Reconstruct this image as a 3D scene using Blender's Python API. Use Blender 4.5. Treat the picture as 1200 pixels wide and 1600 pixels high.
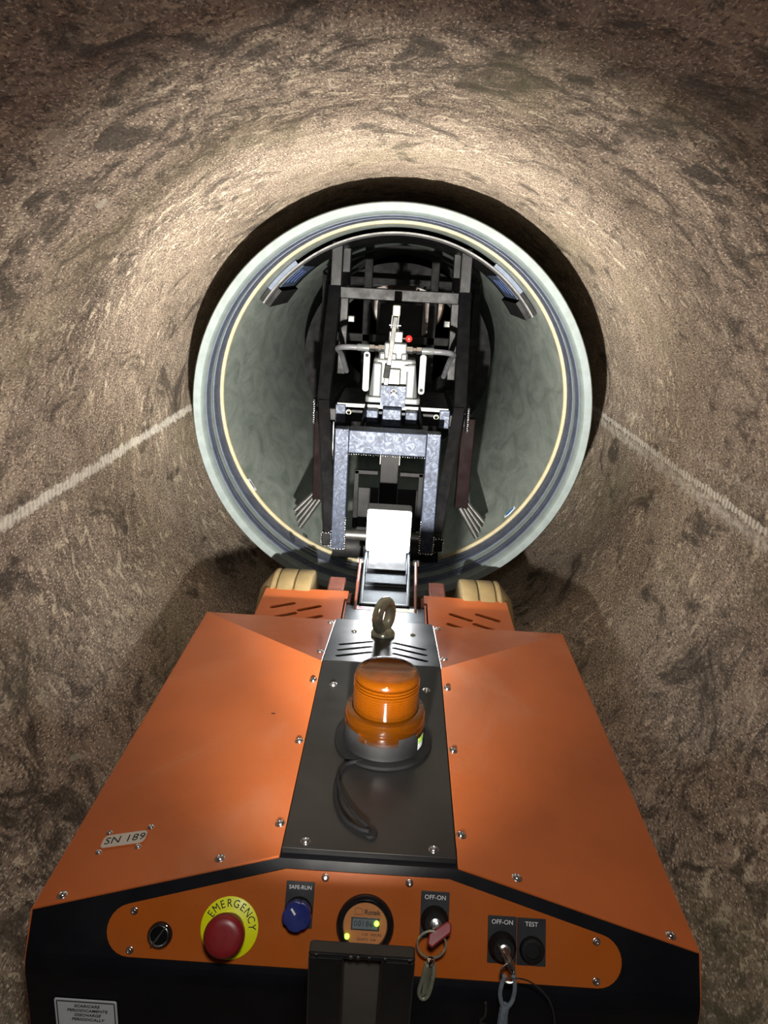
import bpy, bmesh, math, random
from mathutils import Vector, Matrix, noise
random.seed(7)
PI = math.pi
for o in list(bpy.data.objects):
    bpy.data.objects.remove(o, do_unlink=True)
SC = bpy.context.scene
COL = SC.collection
Z0 = 1.075            # authored heights are relative to the lens; the tunnel invert is z = 0
TX, TZ, TR = -0.003, -0.42, 0.655        # tunnel axis and radius
PX, PZ = -0.018, -0.346                  # liner pipe axis
RX = -0.003                              # robot centre line

# ------------------------------------------------------------------ camera
cd = bpy.data.cameras.new('camera'); cam = bpy.data.objects.new('camera', cd); COL.objects.link(cam)
cd.sensor_fit = 'VERTICAL'; cd.sensor_height = 24.0; cd.lens = 24.0*1190/1600
cd.clip_start = 0.02; cd.clip_end = 50
rt = Vector((0.9981, 0.0286, 0.0542)); up = Vector((-0.0603, 0.2993, 0.9523)); fw = Vector((-0.0111, 0.9537, -0.3004))
fw.normalize(); rt = (rt - fw*rt.dot(fw)).normalized(); up = rt.cross(fw)
cam.matrix_world = Matrix(((rt.x, up.x, -fw.x, 0), (rt.y, up.y, -fw.y, 0), (rt.z, up.z, -fw.z, Z0), (0, 0, 0, 1)))
SC.camera = cam

# ------------------------------------------------------------------ world, lights, exposure
W = bpy.data.worlds.new('dark'); SC.world = W; W.use_nodes = True
W.node_tree.nodes['Background'].inputs[0].default_value = (0, 0, 0, 1)
W.node_tree.nodes['Background'].inputs[1].default_value = 0
SC.view_settings.view_transform = 'Standard'; SC.view_settings.look = 'None'
SC.view_settings.gamma = 1; SC.view_settings.use_curve_mapping = False
SC.view_settings.exposure = 0.0
def spot(name, loc, target, power, angle, blend, radius, col):
    l = bpy.data.lights.new(name, 'SPOT'); l.energy = power; l.spot_size = math.radians(angle); l.spot_blend = blend
    l.shadow_soft_size = radius; l.color = col
    o = bpy.data.objects.new(name, l); COL.objects.link(o)
    o.location = (loc[0], loc[1], loc[2]+Z0)
    d = Vector(target) - Vector(loc)
    o.rotation_euler = d.to_track_quat('-Z', 'Y').to_euler()
    return o
# the hand torch of the photographer, held low between the lens and the control panel
spot('hand_torch_light', (-0.03, 0.30, -0.41), (-0.07, 2.0, -0.10), 88, 86, 0.9, 0.012, (1.0, 0.95, 0.87))
spot('hand_torch_core', (-0.03, 0.30, -0.41), (-0.06, 2.0, -0.18), 520, 54, 0.75, 0.012, (1.0, 0.95, 0.87))
# the narrow beam of the head torch beside the lens
spot('head_torch_light', (0.02, -0.06, 0.05), (-0.01, 2.0, -0.50), 8, 15, 1.0, 0.015, (0.82, 0.92, 1.0))
# added soft fill that brightens the machine, apart from the torches
spot('machine_fill_light', (0.02, 0.05, 0.14), (0.0, 0.80, -0.75), 19.0, 112, 1.0, 0.05, (1.0, 0.97, 0.93))

# ------------------------------------------------------------------ materials
def hexc(r, g, b):
    f = lambda c: (c/255/12.92) if c/255 <= 0.04045 else ((c/255+0.055)/1.055)**2.4
    return (f(r), f(g), f(b), 1)
class NT:
    def __init__(s, name):
        s.m = bpy.data.materials.new(name); s.m.use_nodes = True
        s.t = s.m.node_tree; s.b = s.t.nodes['Principled BSDF']; s.n = s.t.nodes
    def node(s, k, **kw):
        n = s.n.new(k)
        for a, v in kw.items(): setattr(n, a, v)
        return n
    def put(s, sock, v):
        if hasattr(v, 'is_output'): s.t.links.new(v, sock)
        elif v is not None: sock.default_value = v
    def math(s, op, a, b=None, c=None, clamp=False):
        n = s.node('ShaderNodeMath', operation=op); n.use_clamp = clamp
        s.put(n.inputs[0], a)
        if b is not None: s.put(n.inputs[1], b)
        if c is not None: s.put(n.inputs[2], c)
        return n.outputs[0]
    def mix(s, f, a, b, mode='MIX'):
        n = s.node('ShaderNodeMix', data_type='RGBA', blend_type=mode)
        s.put(n.inputs[0], f); s.put(n.inputs[6], a); s.put(n.inputs[7], b)
        return n.outputs[2]
    def noise(s, vec, scale, detail=4, rough=0.55, dist=0.0):
        n = s.node('ShaderNodeTexNoise'); s.put(n.inputs['Vector'], vec)
        n.inputs['Scale'].default_value = scale; n.inputs['Detail'].default_value = detail
        n.inputs['Roughness'].default_value = rough; n.inputs['Distortion'].default_value = dist
        return n.outputs[0]
    def ramp(s, v, stops):
        n = s.node('ShaderNodeValToRGB'); s.put(n.inputs[0], v)
        e = n.color_ramp.elements
        while len(e) < len(stops): e.new(0.5)
        for q, (p, c) in zip(e, stops):
            q.position = p; q.color = c if len(c) == 4 else (*c, 1)
        return n.outputs[0]
    def sstep(s, v, lo, hi, a=0.0, b=1.0):
        n = s.node('ShaderNodeMapRange', interpolation_type='SMOOTHSTEP')
        s.put(n.inputs[0], v); n.inputs[1].default_value = lo; n.inputs[2].default_value = hi
        n.inputs[3].default_value = a; n.inputs[4].default_value = b
        return n.outputs[0]
    def bump(s, h, strength, dist):
        n = s.node('ShaderNodeBump'); n.inputs['Strength'].default_value = strength; n.inputs['Distance'].default_value = dist
        s.put(n.inputs['Height'], h); s.put(s.b.inputs['Normal'], n.outputs[0])
    def obj(s): return s.node('ShaderNodeTexCoord').outputs['Object']
    def set(s, **kw):
        for k, v in kw.items(): s.put(s.b.inputs[k.replace('_', ' ')], v)
        return s.m
def world_pos(t): return t.node('ShaderNodeNewGeometry').outputs['Position']
def paint(name, col, rough=0.35, metal=0.0, var=0.15, scale=30, bump=0.02, coat=0.0, dirt=None, dirt_amt=0.3):
    t = NT(name); p = world_pos(t)
    n = t.noise(p, scale, 5, 0.6)
    dark = tuple(c*(1-var) for c in col[:3]) + (1,)
    c = t.mix(t.sstep(n, 0.35, 0.65), dark, col)
    if dirt:
        n2 = t.noise(p, scale*0.35, 6, 0.7, 0.8)
        c = t.mix(t.sstep(n2, 0.52, 0.78, 0, dirt_amt), c, dirt)
    r = t.sstep(t.noise(p, scale*0.6, 4, 0.6), 0.3, 0.7, max(0.03, rough-0.07), min(1, rough+0.10))
    if bump: t.bump(t.noise(p, scale*14, 2, 0.5), bump, 0.002)
    return t.set(Base_Color=c, Roughness=r, Metallic=metal, Coat_Weight=coat, Coat_Roughness=0.12)
M = {}
M['orange'] = paint('orange_powder_coat', (0.50, 0.118, 0.026, 1), 0.36, 0, 0.10, 9, 0.05, 0.12, (0.62, 0.36, 0.24, 1), 0.28)
M['panel'] = paint('orange_control_plate', (0.36, 0.080, 0.006, 1), 0.45, 0, 0.06, 20, 0.05)
M['panel'].node_tree.nodes['Principled BSDF'].inputs['Specular IOR Level'].default_value = 0.25
M['black'] = paint('black_powder_coat', (0.004, 0.0045, 0.007, 1), 0.45, 0, 0.3, 14, 0.04, 0, (0.014, 0.013, 0.013, 1), 0.4)
M['strip'] = paint('black_cover_paint', (0.011, 0.011, 0.011, 1), 0.36, 0, 0.25, 12, 0.03, 0, (0.028, 0.026, 0.024, 1), 0.5)
M['gloss'] = paint('glossy_black_steel', (0.008, 0.008, 0.009, 1), 0.16, 0, 0.3, 25, 0.02, 0.3)
M['framebk'] = paint('black_frame_enamel', (0.003, 0.003, 0.0035, 1), 0.40, 0, 0.4, 40, 0.10, 0.0, (0.012, 0.011, 0.0105, 1), 0.45)
M['framebk'].node_tree.nodes['Principled BSDF'].inputs['Specular IOR Level'].default_value = 0.14
M['deep'] = paint('carriage_depth_shade', (0.004, 0.004, 0.004, 1), 0.75, 0, 0.4, 40, 0.0)  # the dark depth of the pipe is put into this near-black
M['deep'].node_tree.nodes['Principled BSDF'].inputs['Specular IOR Level'].default_value = 0.25
M['rubber'] = paint('black_rubber', (0.007, 0.007, 0.0075, 1), 0.6, 0, 0.3, 40, 0.05)
M['black'].node_tree.nodes['Principled BSDF'].inputs['Specular IOR Level'].default_value = 0.2
M['rubber'].node_tree.nodes['Principled BSDF'].inputs['Specular IOR Level'].default_value = 0.2
M['armplate'] = paint('blue_grey_arm_plate', (0.006, 0.009, 0.015, 1), 0.6, 0, 0.15, 60, 0)
M['seal'] = paint('slate_rubber_seal', (0.060, 0.072, 0.105, 1), 0.30, 0, 0.25, 30, 0.03)
M['maroon'] = paint('dark_maroon_paint', (0.005, 0.0016, 0.0016, 1), 0.6, 0, 0.3, 30, 0.04)
M['maroon'].node_tree.nodes['Principled BSDF'].inputs['Specular IOR Level'].default_value = 0.05
M['primer'] = paint('red_brown_primer', (0.20, 0.062, 0.038, 1), 0.55, 0, 0.25, 30, 0.05)
M['steel'] = paint('bright_zinc_steel', (0.62, 0.63, 0.64, 1), 0.22, 1.0, 0.2, 60, 0.02)
M['dsteel'] = paint('dull_grey_steel', (0.09, 0.09, 0.086, 1), 0.42, 0.8, 0.3, 50, 0.05)
M['eye'] = paint('olive_zinc_steel', (0.42, 0.43, 0.33, 1), 0.26, 0.5, 0.3, 40, 0.03)
M['alu'] = paint('cast_aluminium', (0.10, 0.108, 0.108, 1), 0.42, 0.1, 0.12, 40, 0.06)
M['beige'] = paint('beige_polyurethane', (0.27, 0.195, 0.085, 1), 0.6, 0, 0.2, 20, 0.05, 0, (0.11, 0.085, 0.045, 1), 0.4)
M['red'] = paint('dark_red_plastic', (0.21, 0.009, 0.012, 1), 0.42, 0, 0.15, 60, 0.02)
M['redknob'] = paint('red_knob_plastic', (0.45, 0.02, 0.015, 1), 0.3, 0, 0.1, 60, 0)
M['yellow'] = paint('yellow_legend_plate', (0.72, 0.74, 0.0, 1), 0.45, 0, 0.04, 40, 0)
M['blue'] = paint('blue_knob_plastic', (0.012, 0.02, 0.14, 1), 0.32, 0, 0.2, 60, 0.02)
M['legend'] = paint('charcoal_legend_plate', (0.009, 0.010, 0.014, 1), 0.5, 0, 0.2, 60, 0.02)
M['white'] = paint('white_print', (0.7, 0.7, 0.7, 1), 0.5, 0, 0.03, 60, 0)
M['label'] = paint('pale_label_film', (0.55, 0.58, 0.60, 1), 0.45, 0, 0.06, 50, 0)
M['nameplate'] = paint('ivory_name_plate', (0.58, 0.53, 0.45, 1), 0.4, 0, 0.05, 50, 0)
M['bluelabel'] = paint('pale_blue_label', (0.05, 0.075, 0.125, 1), 0.4, 0, 0.3, 60, 0)
M['ink'] = paint('black_ink', (0.01, 0.01, 0.01, 1), 0.55, 0, 0.05, 50, 0)
M['blueink'] = paint('blue_ink', (0.015, 0.05, 0.22, 1), 0.5, 0, 0.05, 50, 0)
M['bluetape'] = paint('blue_tape', (0.02, 0.16, 0.45, 1), 0.35, 0, 0.1, 50, 0)
M['pink'] = paint('pink_print', (0.7, 0.10, 0.22, 1), 0.5, 0, 0.3, 250, 0)
M['yprint'] = paint('yellow_print', (0.75, 0.68, 0.05, 1), 0.5, 0, 0.3, 250, 0)
M['green'] = paint('green_print', (0.25, 0.45, 0.05, 1), 0.5, 0, 0.1, 80, 0)
M['lcd'] = paint('grey_display', (0.14, 0.17, 0.18, 1), 0.3, 0, 0.2, 120, 0)
M['dial'] = paint('tan_dial', (0.46, 0.17, 0.045, 1), 0.5, 0, 0.1, 60, 0)
M['cord'] = paint('blue_grey_cord', (0.17, 0.20, 0.24, 1), 0.6, 0, 0.3, 120, 0.1)
M['brown'] = paint('brown_drum', (0.12, 0.07, 0.045, 1), 0.4, 0, 0.4, 30, 0.05)
M['hose'] = paint('grey_hose_rubber', (0.09, 0.09, 0.10, 1), 0.5, 0, 0.3, 60, 0.05)
M['hole'] = paint('dark_hole', (0.003, 0.003, 0.003, 1), 0.8, 0, 0, 60, 0)
M['web'] = paint('web_reflection_grey', (0.06, 0.052, 0.044, 1), 0.5, 0, 0.15, 30, 0.05)  # grey tone paints the reflection on the black post web
def sheen_steel():
    t = NT('steel_painted_sheen'); p = world_pos(t)
    n = t.noise(p, 42, 6, 0.62, 2.6); n2 = t.noise(p, 260, 3, 0.6)
    f = t.math('ADD', t.math('MULTIPLY', n, 0.85), t.math('MULTIPLY', n2, 0.15))
    c = t.ramp(f, [(0.34, (0.004, 0.007, 0.016)), (0.52, (0.011, 0.017, 0.033)), (0.74, (0.060, 0.078, 0.115))])  # blotchy blue tones paint the reflections on glossy black steel
    t.bump(n, 0.12, 0.002)
    return t.set(Base_Color=c, Roughness=t.sstep(n, 0.3, 0.7, 0.55, 0.42), Metallic=0.45)
M['sheen_steel'] = sheen_steel()
def zinc():
    t = NT('zinc_sheet'); p = world_pos(t)
    n = t.noise(p, 70, 6, 0.7, 0.6)
    c = t.ramp(n, [(0.35, (0.026, 0.032, 0.038)), (0.6, (0.042, 0.051, 0.060)), (0.75, (0.085, 0.09, 0.098))])
    t.bump(n, 0.1, 0.001)
    return t.set(Base_Color=c, Roughness=0.38, Metallic=0.6)
M['zinc'] = zinc()
def amber():
    t = NT('amber_lens')
    return t.set(Base_Color=(0.14, 0.037, 0.0008, 1), Roughness=0.10, Transmission_Weight=0.88, IOR=1.45, Coat_Weight=0.4, Coat_Roughness=0.05)
M['amber'] = amber()
def emit(name, col, s):
    t = NT(name)
    return t.set(Base_Color=(0.8, 0.8, 0.8, 1), Emission_Color=col, Emission_Strength=s)
M['led'] = emit('green_indicator_light', (0.45, 1.0, 0.0, 1), 1.6)
M['lamp'] = emit('lit_lamp_window', (0.95, 0.98, 1.0, 1), 48.0)
def grp():
    t = NT('grey_green_pipe_liner'); p = world_pos(t)
    sep = t.node('ShaderNodeSeparateXYZ'); t.put(sep.inputs[0], p)
    cmb = t.node('ShaderNodeCombineXYZ')
    t.put(cmb.inputs[0], t.math('MULTIPLY', sep.outputs[0], 5)); t.put(cmb.inputs[1], t.math('MULTIPLY', sep.outputs[1], 1.6)); t.put(cmb.inputs[2], t.math('MULTIPLY', sep.outputs[2], 5))
    n = t.noise(cmb.outputs[0], 2.2, 6, 0.65, 1.5)
    c = t.ramp(n, [(0.3, (0.15, 0.178, 0.16)), (0.5, (0.225, 0.258, 0.235)), (0.72, (0.30, 0.33, 0.30))])
    sc = t.noise(cmb.outputs[0], 5.0, 3, 0.5, 3.0)
    c = t.mix(t.sstep(t.math('ABSOLUTE', t.math('SUBTRACT', sc, 0.5)), 0.0, 0.012, 0.55, 0.0), c, (0.09, 0.10, 0.09, 1))
    t.bump(n, 0.08, 0.01)
    return t.set(Base_Color=c, Roughness=0.5, Specular_IOR_Level=0.35)
M['grp'] = grp()
M['rimwhite'] = paint('white_pipe_coupling', (0.135, 0.163, 0.160, 1), 0.5, 0, 0.16, 35, 0.08, 0, (0.095, 0.108, 0.098, 1), 0.35)
M['cream'] = paint('cream_pipe_end', (0.27, 0.235, 0.14, 1), 0.55, 0, 0.15, 40, 0.04)

def tunnel_mat():
    t = NT('stained_brown_concrete'); p = world_pos(t)
    sep = t.node('ShaderNodeSeparateXYZ'); t.put(sep.inputs[0], p)
    x = t.math('SUBTRACT', sep.outputs[0], TX); z = t.math('SUBTRACT', sep.outputs[2], TZ+Z0); y = sep.outputs[1]
    ang = t.math('ARCTAN2', x, z)                       # 0 at the crown, +-pi at the invert
    arc = t.math('MULTIPLY', ang, TR)
    def cyl(sa, sy, off=0.0):
        c = t.node('ShaderNodeCombineXYZ')
        t.put(c.inputs[0], t.math('MULTIPLY', arc, sa)); t.put(c.inputs[1], t.math('MULTIPLY', y, sy)); c.inputs[2].default_value = off
        return c.outputs[0]
    big = t.noise(cyl(2.6, 2.2, 1.0), 1.0, 6, 0.62, 0.8)
    blotch = t.noise(cyl(20, 15, 3.0), 1.0, 6, 0.68, 0.8)
    fleck = t.noise(cyl(30, 42, 7.0), 1.0, 3, 0.55, 0.4)
    fine = t.noise(cyl(210, 80, 13.0), 1.0, 3, 0.7)
    grit = t.noise(cyl(330, 125, 17.0), 1.0, 2, 0.6)
    mid = t.noise(cyl(38, 20, 19.0), 1.0, 7, 0.72, 0.6)
    c = t.ramp(t.math('ADD', t.math('MULTIPLY', big, 0.5), t.math('MULTIPLY', mid, 0.5)),
               [(0.32, (0.125, 0.092, 0.070)), (0.44, (0.255, 0.192, 0.146)), (0.55, (0.36, 0.278, 0.212)), (0.70, (0.48, 0.38, 0.29))])
    c = t.mix(t.sstep(blotch, 0.50, 0.68, 0, 0.5), c, (0.58, 0.47, 0.34, 1))
    zone = t.sstep(t.noise(cyl(3.5, 3.0, 11.0), 1.0, 3, 0.5), 0.42, 0.58)
    c = t.mix(t.math('MULTIPLY', t.sstep(fleck, 0.56, 0.63, 0, 0.85), zone), c, (0.78, 0.66, 0.49, 1))
    c = t.mix(t.sstep(fine, 0.52, 0.60, 0, 0.80), c, (0.070, 0.050, 0.038, 1))
    c = t.mix(t.sstep(grit, 0.56, 0.63, 0, 0.85), c, (0.88, 0.78, 0.62, 1))
    dark = t.noise(cyl(6.5, 4.5, 21.0), 1.0, 8, 0.74, 1.0)
    c = t.mix(t.sstep(dark, 0.53, 0.63, 0, 0.74), c, (0.045, 0.037, 0.029, 1))
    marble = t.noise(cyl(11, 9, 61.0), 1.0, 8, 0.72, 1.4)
    near_amt = t.sstep(y, 1.75, 0.95)                       # marbled stains grow stronger towards the near end
    c = t.mix(t.math('MULTIPLY', t.sstep(marble, 0.49, 0.60, 0, 0.80), near_amt), c, (0.050, 0.042, 0.033, 1))
    c = t.mix(t.math('MULTIPLY', t.sstep(marble, 0.45, 0.36, 0, 0.45), near_amt), c, (0.52, 0.43, 0.33, 1))
    green = t.sstep(t.noise(cyl(3.0, 2.0, 31.0), 1.0, 3, 0.5), 0.52, 0.72, 0, 0.30)
    c = t.mix(green, c, (0.22, 0.20, 0.10, 1))
    patch = t.noise(cyl(14, 9, 51.0), 1.0, 2, 0.4, 0.6)
    c = t.mix(t.sstep(patch, 0.735, 0.755, 0, 0.55), c, (0.62, 0.60, 0.50, 1))
    # drag marks left along both springlines
    wob = t.math('MULTIPLY', t.math('SUBTRACT', t.noise(cyl(0.5, 3, 41), 1.0, 2), 0.5), 0.014)
    brk = t.noise(cyl(90, 45, 43), 1.0, 3, 0.65)
    rag = t.math('MULTIPLY', t.math('SUBTRACT', t.noise(cyl(60, 55, 47), 1.0, 3, 0.6), 0.5), 0.034)
    def band(a0, half, soft):
        d = t.math('ADD', t.math('ABSOLUTE', t.math('ADD', t.math('SUBTRACT', arc, a0), wob)), rag)
        return t.sstep(d, half+soft, half)
    teeth = t.math('ADD', t.math('MULTIPLY', t.math('SINE', t.math('MULTIPLY', y, 400)), 0.5), 0.5)
    aL, aR = -(PI/2+0.035)*TR, (PI/2-0.035)*TR
    mL = t.math('MULTIPLY', band(aL, 0.006, 0.009), t.math('ADD', t.math('MULTIPLY', teeth, 0.35), t.sstep(brk, 0.3, 0.6, 0.35, 0.65)))
    mR = t.math('MULTIPLY', band(aR, 0.005, 0.004), t.math('ADD', t.math('MULTIPLY', teeth, 0.7), 0.25))
    mR2 = t.math('MULTIPLY', band(aR+0.022, 0.006, 0.010), t.sstep(brk, 0.35, 0.65, 0.1, 0.55))
    mR3 = t.math('MULTIPLY', band(aR-0.055, 0.003, 0.012), t.sstep(brk, 0.45, 0.65, 0.0, 0.40))
    m = t.math('MAXIMUM', t.math('MAXIMUM', mL, mR), t.math('MAXIMUM', mR2, mR3))
    c = t.mix(t.math('MULTIPLY', m, 1.1, clamp=True), c, (0.85, 0.80, 0.70, 1))
    h = t.math('ADD', t.math('MULTIPLY', fine, 0.5), t.math('ADD', t.math('MULTIPLY', grit, 0.25), t.math('MULTIPLY', mid, 0.9)))
    t.bump(h, 0.75, 0.006)
    return t.set(Base_Color=c, Roughness=t.sstep(mid, 0.3, 0.7, 0.85, 0.62), Specular_IOR_Level=0.35)
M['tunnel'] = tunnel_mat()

# ------------------------------------------------------------------ mesh helpers (authored in lens-relative metres)
def B(): return bmesh.new()
def xf(bm, verts, mat):
    if mat is not None: bmesh.ops.transform(bm, matrix=mat, verts=verts)
def box(bm, x0, x1, y0, y1, z0, z1, mat=None):
    r = bmesh.ops.create_cube(bm, size=1)
    for v in r['verts']:
        v.co = Vector((x0+(v.co.x+.5)*(x1-x0), y0+(v.co.y+.5)*(y1-y0), z0+(v.co.z+.5)*(z1-z0)))
    xf(bm, r['verts'], mat); return bm
def beam(bm, a, b, w, h=None, upv=(0, 0, 1)):
    a = Vector(a); b = Vector(b); d = b-a; L = d.length; d.normalize(); h = h or w
    s = d.cross(Vector(upv))
    if s.length < 1e-4: s = d.cross(Vector((0, 1, 0)))
    s.normalize(); u = s.cross(d)
    m = Matrix(((s.x, d.x, u.x, a.x), (s.y, d.y, u.y, a.y), (s.z, d.z, u.z, a.z), (0, 0, 0, 1)))
    return box(bm, -w/2, w/2, 0, L, -h/2, h/2, m)
def frame_to(a, d):
    a = Vector(a); q = Vector(d).normalized().to_track_quat('Z', 'Y')
    return Matrix.Translation(a) @ q.to_matrix().to_4x4()
def lathe(bm, prof, mat=None, n=32, a0=0.0, a1=2*PI):
    full = abs(a1-a0-2*PI) < 1e-6
    k = n if full else n+1
    rings = []
    for r, z in prof:
        if r < 1e-6: rings.append([bm.verts.new((0, 0, z))]); continue
        rings.append([bm.verts.new((r*math.cos(a0+(a1-a0)*i/n), r*math.sin(a0+(a1-a0)*i/n), z)) for i in range(k)])
    for A, C in zip(rings, rings[1:]):
        for i in range(n):
            j = (i+1) % k
            if len(A) == 1 and len(C) == 1: continue
            if len(A) == 1: bm.faces.new((A[0], C[j], C[i]))
            elif len(C) == 1: bm.faces.new((A[i], A[j], C[0]))
            else: bm.faces.new((A[i], A[j], C[j], C[i]))
    xf(bm, [v for R in rings for v in R], mat); return bm
def cyl(bm, a, b, r, n=20):
    L = (Vector(b)-Vector(a)).length
    return lathe(bm, [(0, 0), (r, 0), (r, L), (0, L)], frame_to(a, Vector(b)-Vector(a)), n)
def smooth_path(pts, sub=6):
    P = [Vector(p) for p in pts]; out = []
    for i in range(len(P)-1):
        p0 = P[max(i-1, 0)]; p1 = P[i]; p2 = P[i+1]; p3 = P[min(i+2, len(P)-1)]
        for k in range(sub):
            t = k/sub
            out.append(0.5*((2*p1)+(p2-p0)*t+(2*p0-5*p1+4*p2-p3)*t*t+(3*p1-p0-3*p2+p3)*t**3))
    out.append(P[-1]); return out
def tube(bm, pts, r, n=10, closed=False):
    P = [Vector(p) for p in pts]; rings = []; prev = None; N = len(P)
    for i, p in enumerate(P):
        if closed: t = P[(i+1) % N]-P[i-1]
        else: t = P[min(i+1, N-1)]-P[max(i-1, 0)]
        t.normalize()
        if prev is None:
            s = t.orthogonal().normalized()
        else:
            s = prev-t*prev.dot(t); s.normalize()
        prev = s; u = t.cross(s)
        rr = r(i/(N-1)) if callable(r) else r
        rings.append([bm.verts.new(p+(s*math.cos(2*PI*k/n)+u*math.sin(2*PI*k/n))*rr) for k in range(n)])
    for i in range(N if closed else N-1):
        A = rings[i]; C = rings[(i+1) % N]
        for k in range(n): bm.faces.new((A[k], A[(k+1) % n], C[(k+1) % n], C[k]))
    if not closed:
        bm.faces.new(rings[0][::-1]); bm.faces.new(rings[-1])
    return bm
def prism(bm, poly, z0, z1, mat=None):
    lo = [bm.verts.new((x, y, z0)) for x, y in poly]; hi = [bm.verts.new((x, y, z1)) for x, y in poly]
    bm.faces.new(lo[::-1]); bm.faces.new(hi); n = len(poly)
    for i in range(n): bm.faces.new((lo[i], lo[(i+1) % n], hi[(i+1) % n], hi[i]))
    xf(bm, lo+hi, mat); return bm
def sheet(bm, faces, th):
    """thin folded sheet: faces as lists of points; extruded downwards by th"""
    key = {}
    def vert(p):
        k = tuple(round(c, 5) for c in p)
        if k not in key: key[k] = bm.verts.new(p)
        return key[k]
    fs = [bm.faces.new([vert(p) for p in f]) for f in faces]
    bmesh.ops.recalc_face_normals(bm, faces=fs)
    r = bmesh.ops.extrude_face_region(bm, geom=fs)
    vs = [e for e in r['geom'] if isinstance(e, bmesh.types.BMVert)]
    bmesh.ops.translate(bm, verts=vs, vec=(0, 0, -th))
    bmesh.ops.recalc_face_normals(bm, faces=bm.faces[:])
    return bm
def rrect(w, h, r, n=5):
    out = []
    for cx, cy, a in ((w/2-r, h/2-r, 0), (-w/2+r, h/2-r, PI/2), (-w/2+r, -h/2+r, PI), (w/2-r, -h/2+r, 1.5*PI)):
        for i in range(n+1): out.append((cx+r*math.cos(a+PI/2*i/n), cy+r*math.sin(a+PI/2*i/n)))
    return out
ROOTLOC = {}
def place(o, parent):
    if parent is not None:
        o.parent = parent
def mesh_obj(name, bm, mat, parent=None, smooth=False, bevel=0.0, seg=2, label=None, recalc=True):
    if recalc: bmesh.ops.recalc_face_normals(bm, faces=bm.faces[:])
    off = Vector((0, 0, Z0))
    if parent is not None:
        w = Vector((0, 0, 0)); q = parent
        while q is not None: w += q.location; q = q.parent
        off -= w; loc = Vector((0, 0, 0))
    else:
        lo = Vector((min(v.co.x for v in bm.verts), min(v.co.y for v in bm.verts), min(v.co.z for v in bm.verts)))
        hi = Vector((max(v.co.x for v in bm.verts), max(v.co.y for v in bm.verts), 0))
        base = Vector(((lo.x+hi.x)/2, (lo.y+hi.y)/2, lo.z))
        loc = base+off; off = -base
    bmesh.ops.translate(bm, verts=bm.verts[:], vec=off)
    me = bpy.data.meshes.new(name); bm.to_mesh(me); bm.free()
    me.materials.append(M[mat])
    if smooth:
        for p in me.polygons: p.use_smooth = True
        try: me.set_sharp_from_angle(angle=math.radians(42))
        except Exception: pass
    o = bpy.data.objects.new(name, me); COL.objects.link(o); o.location = loc; o.parent = parent
    if bevel:
        b = o.modifiers.new('bevel', 'BEVEL'); b.width = bevel; b.segments = seg; b.limit_method = 'ANGLE'; b.angle_limit = math.radians(35)
    if label: o['label'] = label
    return o
def thing(name, label, cat, loc, group=None):
    o = bpy.data.objects.new(name, None); COL.objects.link(o)
    o.location = Vector(loc)+Vector((0, 0, Z0)); o.empty_display_size = 0.05
    o['label'] = label; o['category'] = cat
    if group: o['group'] = group
    return o
def tag(o, label, cat, group=None):
    o['label'] = label; o['category'] = cat
    if group: o['group'] = group
    return o
def eval_mesh(o):
    dg = bpy.context.evaluated_depsgraph_get()
    return bpy.data.meshes.new_from_object(o.evaluated_get(dg))
def cut(bm_body, bm_cut):
    """boolean difference, returned as a bmesh"""
    ob = []
    for b in (bm_body, bm_cut):
        bmesh.ops.recalc_face_normals(b, faces=b.faces[:])
        me = bpy.data.meshes.new('temporary'); b.to_mesh(me); b.free()
        o = bpy.data.objects.new('temporary', me); COL.objects.link(o); ob.append(o)
    md = ob[0].modifiers.new('cut', 'BOOLEAN'); md.object = ob[1]; md.operation = 'DIFFERENCE'; md.solver = 'EXACT'
    bpy.context.view_layer.update()
    me = eval_mesh(ob[0]); r = bmesh.new(); r.from_mesh(me)
    for o in ob: bpy.data.objects.remove(o, do_unlink=True)
    bpy.data.meshes.remove(me)
    return r
def text_bm(body, size, mat4, depth=0.0003, spacing=1.0, shear=0.0, bold=0.0):
    c = bpy.data.curves.new('temporary', 'FONT'); c.body = body; c.size = size; c.extrude = depth
    c.align_x = 'CENTER'; c.align_y = 'CENTER'; c.space_character = spacing; c.shear = shear; c.offset = bold; c.resolution_u = 3
    o = bpy.data.objects.new('temporary', c); COL.objects.link(o)
    bpy.context.view_layer.update()
    me = eval_mesh(o); b = bmesh.new(); b.from_mesh(me)
    bpy.data.objects.remove(o, do_unlink=True); bpy.data.meshes.remove(me); bpy.data.curves.remove(c)
    bmesh.ops.transform(b, matrix=mat4, verts=b.verts[:])
    return b
def T(x, y, z=0.0): return Matrix.Translation((x, y, z))
def RZ(a): return Matrix.Rotation(a, 4, 'Z')

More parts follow.
